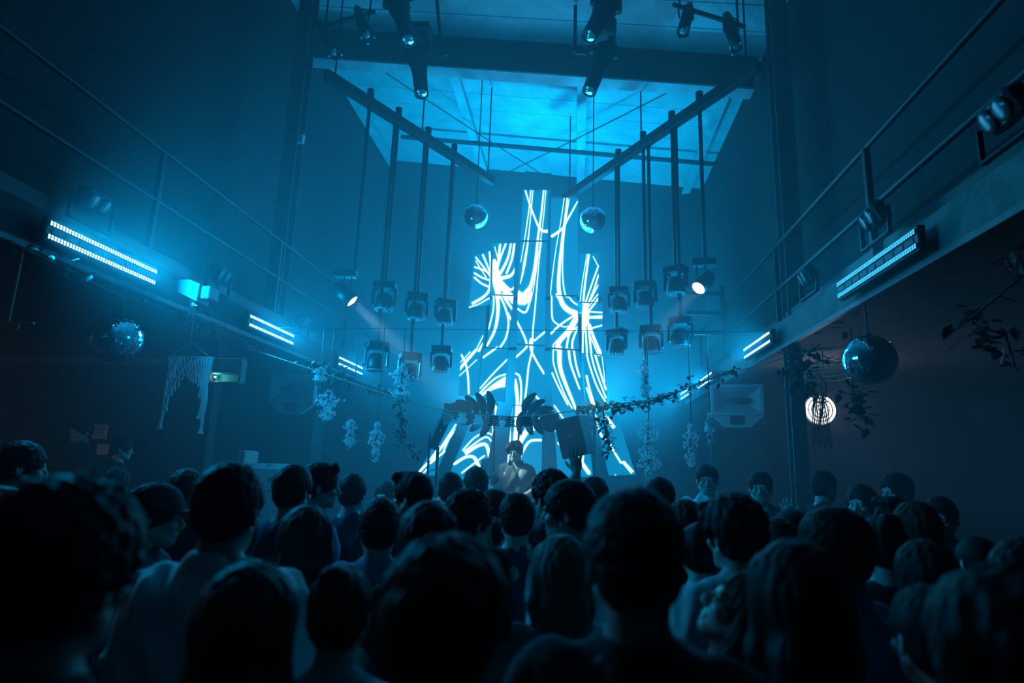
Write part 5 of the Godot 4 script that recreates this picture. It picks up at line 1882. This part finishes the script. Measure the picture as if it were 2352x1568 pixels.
	part("hook", tube_mesh([at(44, 742, 3.6) - pp, at(42, 752, 3.6) - pp, at(36, 756, 3.6) - pp], 0.005, 5), M.rope, pipe)
	part("hanger", tube_mesh([at(20, 741, 3.6) - pp, Vector3((at(20, 741, 3.6) - pp).x, SOFFIT - pp.y, 0)], 0.005, 5), M.rope, pipe)

func notice_face() -> ArrayMesh:
	var img := Image.create(190, 165, false, Image.FORMAT_RGB8)
	var pale := Color(0.93, 0.92, 0.9)
	var dark := Color(0.12, 0.12, 0.13)
	img.fill(pale)
	img.fill_rect(Rect2i(8, 8, 166, 26), dark)
	for i in 13:
		img.fill_rect(Rect2i(13 + i * 12, 12, 8, 18), pale)
		img.fill_rect(Rect2i(15 + i * 12, 15 + (i * 5) % 8, 4, 4), dark)
	img.fill_rect(Rect2i(8, 40, 166, 24), dark)
	for i in 13:
		if i != 5 and i != 8:
			img.fill_rect(Rect2i(13 + i * 12, 43, 8, 18), pale)
			img.fill_rect(Rect2i(15 + i * 12, 46 + (i * 7) % 8, 4, 4), dark)
	for c in [Vector2(66, 92), Vector2(118, 92)]:
		for y in range(64, 122):
			for x in range(36, 150):
				var d: Vector2 = Vector2(x, y) - c
				if absf(d.length() - 22.0) < 2.5 or (d.length() < 22.0 and absf(d.x - d.y) < 3.0) or (absf(d.x) < 6.0 and absf(d.y - 2.0) < 11.0):
					img.set_pixel(x, y, dark)
	for i in 3:
		for k in 26:
			if (k * 7 + i * 3) % 5 != 0:
				img.fill_rect(Rect2i(20 + k * 6, 126 + i * 10, 4, 5), dark)
	M.notice = mat(1, 1, 1, 0.7)
	M.notice.albedo_texture = ImageTexture.create_from_image(img)
	var s := SurfaceTool.new()
	s.begin(Mesh.PRIMITIVE_TRIANGLES)
	for e in [[-1, 1], [1, 1], [1, -1], [-1, 1], [1, -1], [-1, -1]]:
		s.set_normal(Vector3(0, 0, 1))
		s.set_uv(Vector2(e[0] * 0.5 + 0.5, 0.5 - e[1] * 0.5))
		s.add_vertex(Vector3(e[0] * 0.095, e[1] * 0.0825, 0.0027))
	return s.commit()

# ---------------------------------------------------------------- the crowd
var protos := {}

func preset(key: String) -> Dictionary:
	var hang := [arm_down(-1.0), arm_down(1.0)]
	match key:
		"m_short": return {"hair": "short", "seed": 1.0}
		"m_short_b": return {"hair": "short", "seed": 9.0, "turn": 0.25, "loose": 0.02}
		"m_big": return {"hair": "short", "seed": 5.0, "loose": 0.02, "folds": 0.022, "cell": 0.012, "head_cell": 0.005}
		"m_quiff": return {"hair": "quiff", "seed": 2.0, "loose": 0.018}
		"m_curly": return {"hair": "curly", "seed": 3.0}
		"m_buzz": return {"hair": "buzz", "seed": 4.0}
		"m_mop": return {"hair": "mop", "seed": 6.0, "loose": 0.02}
		"m_cap": return {"hair": "short", "cap": true, "seed": 7.0, "loose": 0.02}
		"m_nod": return {"hair": "quiff", "seed": 8.0, "nod": -0.4, "turn": 0.3}
		"f_long": return {"female": true, "hair": "long", "seed": 11.0, "sleeves": 0.4}
		"f_strap": return {"female": true, "hair": "bun", "seed": 12.0, "sleeves": 0.0, "loose": 0.008, "folds": 0.006}
		"f_wavy": return {"female": true, "hair": "wavy", "seed": 13.0, "sleeves": 1.5}
		"f_bob": return {"female": true, "hair": "bob", "seed": 14.0, "sleeves": 0.5}
		"f_back": return {"female": true, "hair": "long", "seed": 15.0, "nod": 0.6, "sleeves": 0.5, "head_cell": 0.0045}
		"m_raise": return {"hair": "short", "seed": 16.0, "arms": [[Vector3(-0.27, 1.5, -0.16), Vector3(-0.12, 1.78, -0.2), Basis(Vector3(0, 0, 1), PI + 0.1), 0.08, 0.14], arm_down(1.0)]}
		"m_wave": return {"hair": "short", "seed": 17.0, "loose": 0.022, "folds": 0.03, "head_cell": 0.0045, "arms": [arm_down(-1.0, 0.08), [Vector3(0.36, 1.2, -0.04), Vector3(0.40, 1.5, -0.1), Basis(Vector3(0, 1, 0), 0.4) * Basis(Vector3(0, 0, 1), PI), 0.3, 0.16]]}
		"m_phone": return {"hair": "short", "seed": 18.0, "arms": [[Vector3(-0.26, 1.22, -0.2), Vector3(-0.13, 1.48, -0.17), Basis(Vector3(0, 1, 0), PI / 2) * Basis(Vector3(0, 0, 1), PI), 0.7, 0.03], arm_down(1.0)]}
		"m_arms": return {"hair": "short", "seed": 19.0, "sleeves": 0.8, "arms": [[Vector3(-0.3, 1.2, -0.08), Vector3(-0.22, 1.42, -0.24), Basis(Vector3(0, 0, 1), PI - 0.3), 0.5, 0.1], [Vector3(0.3, 1.18, -0.12), Vector3(0.24, 1.34, -0.32), Basis(Vector3(0, 0, 1), PI + 0.4), 0.5, 0.1]]}
		"m_elbow": return {"hair": "short", "seed": 20.0, "loose": 0.03, "folds": 0.03, "sleeves": 1.7, "cell": 0.012, "arms": [arm_down(-1.0), [Vector3(0.33, 1.17, -0.06), Vector3(0.25, 1.38, -0.24), Basis(Vector3(0, 0, 1), PI + 0.5), 0.7, 0.05]]}
	return {"hair": "short", "arms": hang}

func add_person(px: float, top: float, depth: float, yaw: float, key: String, shirt: Material, hair: Material, skin: Material, label: String, stand := 0.0) -> Node3D:
	if not protos.has(key):
		var o := preset(key)
		o["shirt"] = shirt
		protos[key] = make_person(o)
	var t: Node3D = protos[key].duplicate()
	t.name = numbered("person")
	add_child(t)
	var p := at(px, top, depth)
	t.position = Vector3(p.x, stand, p.z)
	t.rotation.y = deg_to_rad(yaw)
	t.scale = Vector3.ONE * (p.y - stand) / 1.762
	tag(t, label, "person", "people in the crowd")
	for c in t.get_children():
		var n := String(c.name)
		if n == "body":
			c.material_override = skin
		elif n == "hair":
			c.material_override = hair
		elif n == "shirt":
			c.material_override = shirt
	return t

func build_crowd() -> void:
	var D: Material = M.hair_dark
	var B: Material = M.hair_brown
	var F: Material = M.hair_fair
	var S: Material = M.skin
	var P: Material = M.skin_pale
	var K: Material = M.skin_dark
	var black: Material = M.cloth_black
	var white: Material = M.cloth_white
	# nearest heads
	add_person(180, 1105, 0.84, 5, "m_curly", black, D, S, "huge dark curly-haired head nearest the camera at the left")
	add_person(540, 1062, 1.67, 6, "m_big", white, D, S, "tall man in a white shirt seen from behind, left of the middle")
	add_person(588, 1290, 1.16, 0, "f_long", black, D, P, "dark long-haired woman right behind the man in white")
	add_person(791, 1297, 1.54, 8, "f_strap", M.cloth_pale, D, P, "woman with tied-up hair between the man in white and the big central head")
	add_person(1035, 1242, 0.98, -6, "m_mop", black, D, S, "big dark mop-haired head at the bottom middle")
	add_person(1463, 1120, 1.19, -9, "m_short_b", black, D, S, "big dark short-haired man seen from behind, right of the middle")
	add_person(1824, 1238, 1.36, -4, "f_long", black, D, S, "dark long-haired woman near the camera at the right")
	add_person(2285, 1312, 1.00, 10, "f_wavy", black, D, S, "dark wavy-haired woman in the bottom right corner")
	add_person(18, 1120, 1.60, -95, "m_quiff", black, D, P, "man at the left edge whose lit face turns to the right")
	# middle rows, left to right
	add_person(62, 1012, 3.00, -40, "m_short", black, D, S, "dark man standing behind the left-edge man")
	add_person(368, 1110, 2.30, -62, "m_cap", M.cloth_navy, D, S, "man in a dark cap behind the huge curly head")
	add_person(262, 1075, 3.90, -20, "m_curly", black, D, K, "dark curly-haired man behind the man in the dark cap, far left")
	add_person(432, 1078, 3.50, 10, "f_bob", M.cloth_navy, B, P, "short-bobbed woman left of the man in white")
	add_person(480, 1092, 4.30, 0, "m_short", black, D, S, "far man half hidden behind the man in white")
	add_person(680, 1066, 3.00, -6, "m_short", M.cloth_navy, D, S, "man right behind the white-shirted man's ear, seen from behind")
	add_person(742, 1062, 3.45, -62, "m_quiff", M.cloth_blue, D, S, "man in profile facing right before the spotted bench")
	add_person(710, 1160, 2.20, 7, "f_long", M.cloth_navy, B, P, "long-haired woman at the white-shirted man's right shoulder")
	add_person(814, 1087, 3.90, 0, "m_short", M.cloth_navy, D, S, "round dark head below the long flower bunch")
	add_person(888, 1106, 5.10, 170, "f_bob", M.cloth_grey, B, P, "small far face turned to the camera below the rope's left end")
	add_person(880, 1142, 2.49, 4, "m_short_b", M.cloth_blue, D, S, "man in a blue collar seen from behind, under the profile man")
	add_person(948, 1083, 3.30, 72, "m_quiff", M.cloth_navy, D, S, "quiff-haired man in profile facing left beside the booth")
	add_person(990, 1150, 2.10, 0, "f_long", black, D, P, "long-haired woman behind the big mop-haired head")
	add_person(1038, 1080, 4.15, 0, "m_buzz", M.cloth_navy, D, S, "shaven head left below the performer")
	add_person(1094, 1072, 4.55, 24, "m_cap", M.cloth_navy, D, S, "far man in a cap just left of the performer")
	add_person(1084, 1126, 2.67, -43, "m_curly", M.cloth_olive, D, S, "curly-haired man turned right below the performer")
	add_person(1140, 1124, 3.61, -19, "f_bob", M.cloth_pale, B, P, "bob-haired woman right below the performer's hands")
	add_person(1188, 1130, 3.00, 12, "m_phone", M.cloth_navy, D, S, "man with a raised fist below the performer")
	add_person(1264, 1080, 3.36, 40, "m_curly", M.cloth_navy, D, S, "curly-haired man turned left, right of the performer")
	add_person(1305, 1100, 2.60, 62, "m_short_b", white, D, S, "man in white turned left, right below the performer")
	add_person(1290, 1226, 2.00, 10, "f_long", M.cloth_grey, F, P, "fair long-haired woman below the man in white on the right")
	add_person(1366, 1093, 4.00, -1, "m_raise", M.cloth_navy, D, S, "man with one hand raised before the screen")
	add_person(1515, 1095, 3.79, -7, "m_short", M.cloth_navy, D, S, "man behind the big dark short-haired head, under the biggest flower bunch")
	add_person(1572, 1148, 3.30, 10, "f_bob", M.cloth_navy, B, P, "bob-haired woman right of the big dark short-haired man")
	add_person(1603, 1200, 2.67, -1, "f_strap", M.cloth_navy, D, P, "small tied-haired woman before the bob-haired woman on the right")
	add_person(1623, 1064, 5.47, 168, "m_wave", white, D, S, "man in a white shirt facing the camera and waving under the flowers")
	add_person(1745, 1080, 5.15, 160, "m_arms", black, D, S, "dark man facing the camera with both hands up before the right loudspeaker")
	add_person(1682, 1138, 2.20, 22, "m_mop", M.cloth_pale, D, S, "mop-haired man in a pale shirt right of the big dark man")
	var back := add_person(1646, 1294, 1.73, 80, "f_back", black, B, P, "woman in glasses with her face thrown back to the left")
	add_person(1785, 1188, 2.84, 3, "m_short", M.cloth_navy, D, S, "short-haired man between the mop-haired man and the man in the loose shirt")
	add_person(1815, 1168, 3.50, 0, "m_cap", M.cloth_navy, D, S, "far man in a cap below the lit steel post")
	add_person(1905, 1162, 1.96, 45, "m_elbow", M.cloth_blue, D, S, "man in a loose blue shirt turned left at the right")
	add_person(1892, 1080, 5.60, -62, "m_short", black, D, S, "far man in profile beside the white sheet on the right")
	add_person(1975, 1112, 4.60, 135, "f_long", M.cloth_pale, B, P, "long-haired woman in a pale top facing left under the round lamp")
	add_person(2055, 1087, 5.20, 110, "m_curly", black, D, S, "far curly-haired man at the right in the dark")
	add_person(2018, 1182, 2.66, -1, "f_strap", black, D, S, "tied-haired woman seen from behind, right of the man in the loose shirt")
	add_person(2046, 1140, 3.75, 120, "m_quiff", M.cloth_olive, D, S, "quiff-haired man facing left in the right aisle")
	add_person(2096, 1152, 3.20, 10, "f_bob", black, B, S, "bob-haired woman seen from behind in the right aisle")
	add_person(2156, 1140, 4.00, 140, "m_short", black, D, S, "short-haired man whose half face is lit at the far right")
	add_person(2118, 1242, 2.25, 1, "f_bob", M.cloth_pale, D, P, "bob-haired woman in a pale collar at the right")
	add_person(2125, 1338, 1.53, 2, "f_strap", black, D, P, "woman in a strap top near the bottom right")
	add_person(2236, 1226, 2.81, 5, "m_buzz", black, D, P, "shaven head near the right edge")
	add_person(2337, 1236, 1.88, 121, "m_short_b", black, D, S, "man at the right edge facing left")
	# by the left alcove wall, on its step
	var st := thing("wall_step", "low dark step along the left alcove wall", "step", Vector3(-6.1, 0, -6.05))
	part("tread", box_mesh(Vector3(3.6, 0.04, 1.2), 0.006, Vector3(0, 0.34, 0)), M.black_rough, st)
	part("riser", box_mesh(Vector3(3.56, 0.32, 1.16), 0.0, Vector3(0, 0.16, 0)), M.dark_wall, st)
	add_person(190, 963, 6.10, 150, "m_short_b", black, D, S, "man in black standing on the step before the white notice", 0.36)
	add_person(285, 1003, 5.75, -50, "m_short", black, D, S, "dark man on the step right of the notice", 0.36)
	# round glasses of the woman who throws her head back
	var hx := Transform3D(Basis.from_euler(Vector3(0.6, 0.0, 0.0)), Vector3.ZERO)
	hx.origin = Vector3(0, 1.525, 0.03) - hx.basis * Vector3(0, -0.105, 0.025)
	var gs := mb()
	for sx in [-1.0, 1.0]:
		var ring := []
		for i in 15:
			ring.append(hx * Vector3(sx * 0.033 + cos(TAU * i / 14.0) * 0.024, -0.006 + sin(TAU * i / 14.0) * 0.02, -0.112))
		tube(gs, ring, 0.0025, 5)
		tube(gs, [hx * Vector3(sx * 0.057, -0.002, -0.11), hx * Vector3(sx * 0.08, 0.0, 0.0)], 0.002, 4)
	tube(gs, [hx * Vector3(-0.009, -0.002, -0.114), hx * Vector3(0.009, -0.002, -0.114)], 0.002, 4)
	part("glasses", done(gs), M.black, back)
	build_performer()
	for k in protos:
		protos[k].free()

func build_performer() -> void:
	# the performer behind the booth, facing the crowd, head bowed, hands on the decks
	var down := Basis(Vector3(1, 0, 0), 1.15)
	var o := {"hair": "swept", "hair_mat": M.hair_brown, "shirt": M.cloth_dj, "skin": M.skin_pale, "nod": -0.26, "turn": -0.12, "seed": 30.0, "cell": 0.011, "head_cell": 0.004, "loose": 0.014, "sleeves": 0.6, "folds": 0.018,
		"arms": [[Vector3(-0.27, 1.17, -0.06), Vector3(-0.17, 1.09, -0.28), Basis(Vector3(1, 0, 0), 1.2) * Basis(Vector3(0, 1, 0), 0.2), 0.4, 0.1], [Vector3(0.34, 1.2, -0.02), Vector3(0.2, 1.12, -0.26), Basis(Vector3(1, 0, 0), 1.2) * Basis(Vector3(0, 1, 0), -0.3), 0.45, 0.1]]}
	var t := make_person(o)
	put(t, "person", "performer with swept brown hair and a dark grey shirt bowed over the booth", "person", Vector3(-0.735, 0.35, -7.62))
	t.rotation.y = PI - 0.12
	t.scale = Vector3.ONE * 0.99
	# headphones round the neck, a bracelet
	var hp := mb()
	var arc := []
	for i in 13:
		var a := PI * (0.08 + 0.84 * i / 12.0)
		arc.append(Vector3(cos(a) * 0.085, 1.5 - 0.02 * sin(a), 0.03 + sin(a) * 0.075))
	tube(hp, arc, 0.011, 7)
	part("headphone_band", done(hp), M.black, t)
	for sx in [-1.0, 1.0]:
		var cup := mb()
		lathe(cup, [[0.0, -0.02], [0.036, -0.016], [0.04, 0.0], [0.03, 0.018], [0.0, 0.02]], Transform3D(Basis(Vector3(0, 0, 1), PI / 2) * Basis(Vector3(1, 0, 0), 0.3), Vector3(sx * 0.075, 1.478, -0.02)), 14)
		part("headphone_cup", done(cup), M.black, t)
	var br := mb()
	var w: Vector3 = (o.arms[1][0] as Vector3).lerp(o.arms[1][1], 0.85)
	var e: Vector3 = (o.arms[1][0] as Vector3).lerp(o.arms[1][1], 0.9)
	tube(br, [w, e], 0.034, 12)
	part("bracelet", done(br), M.black, t)
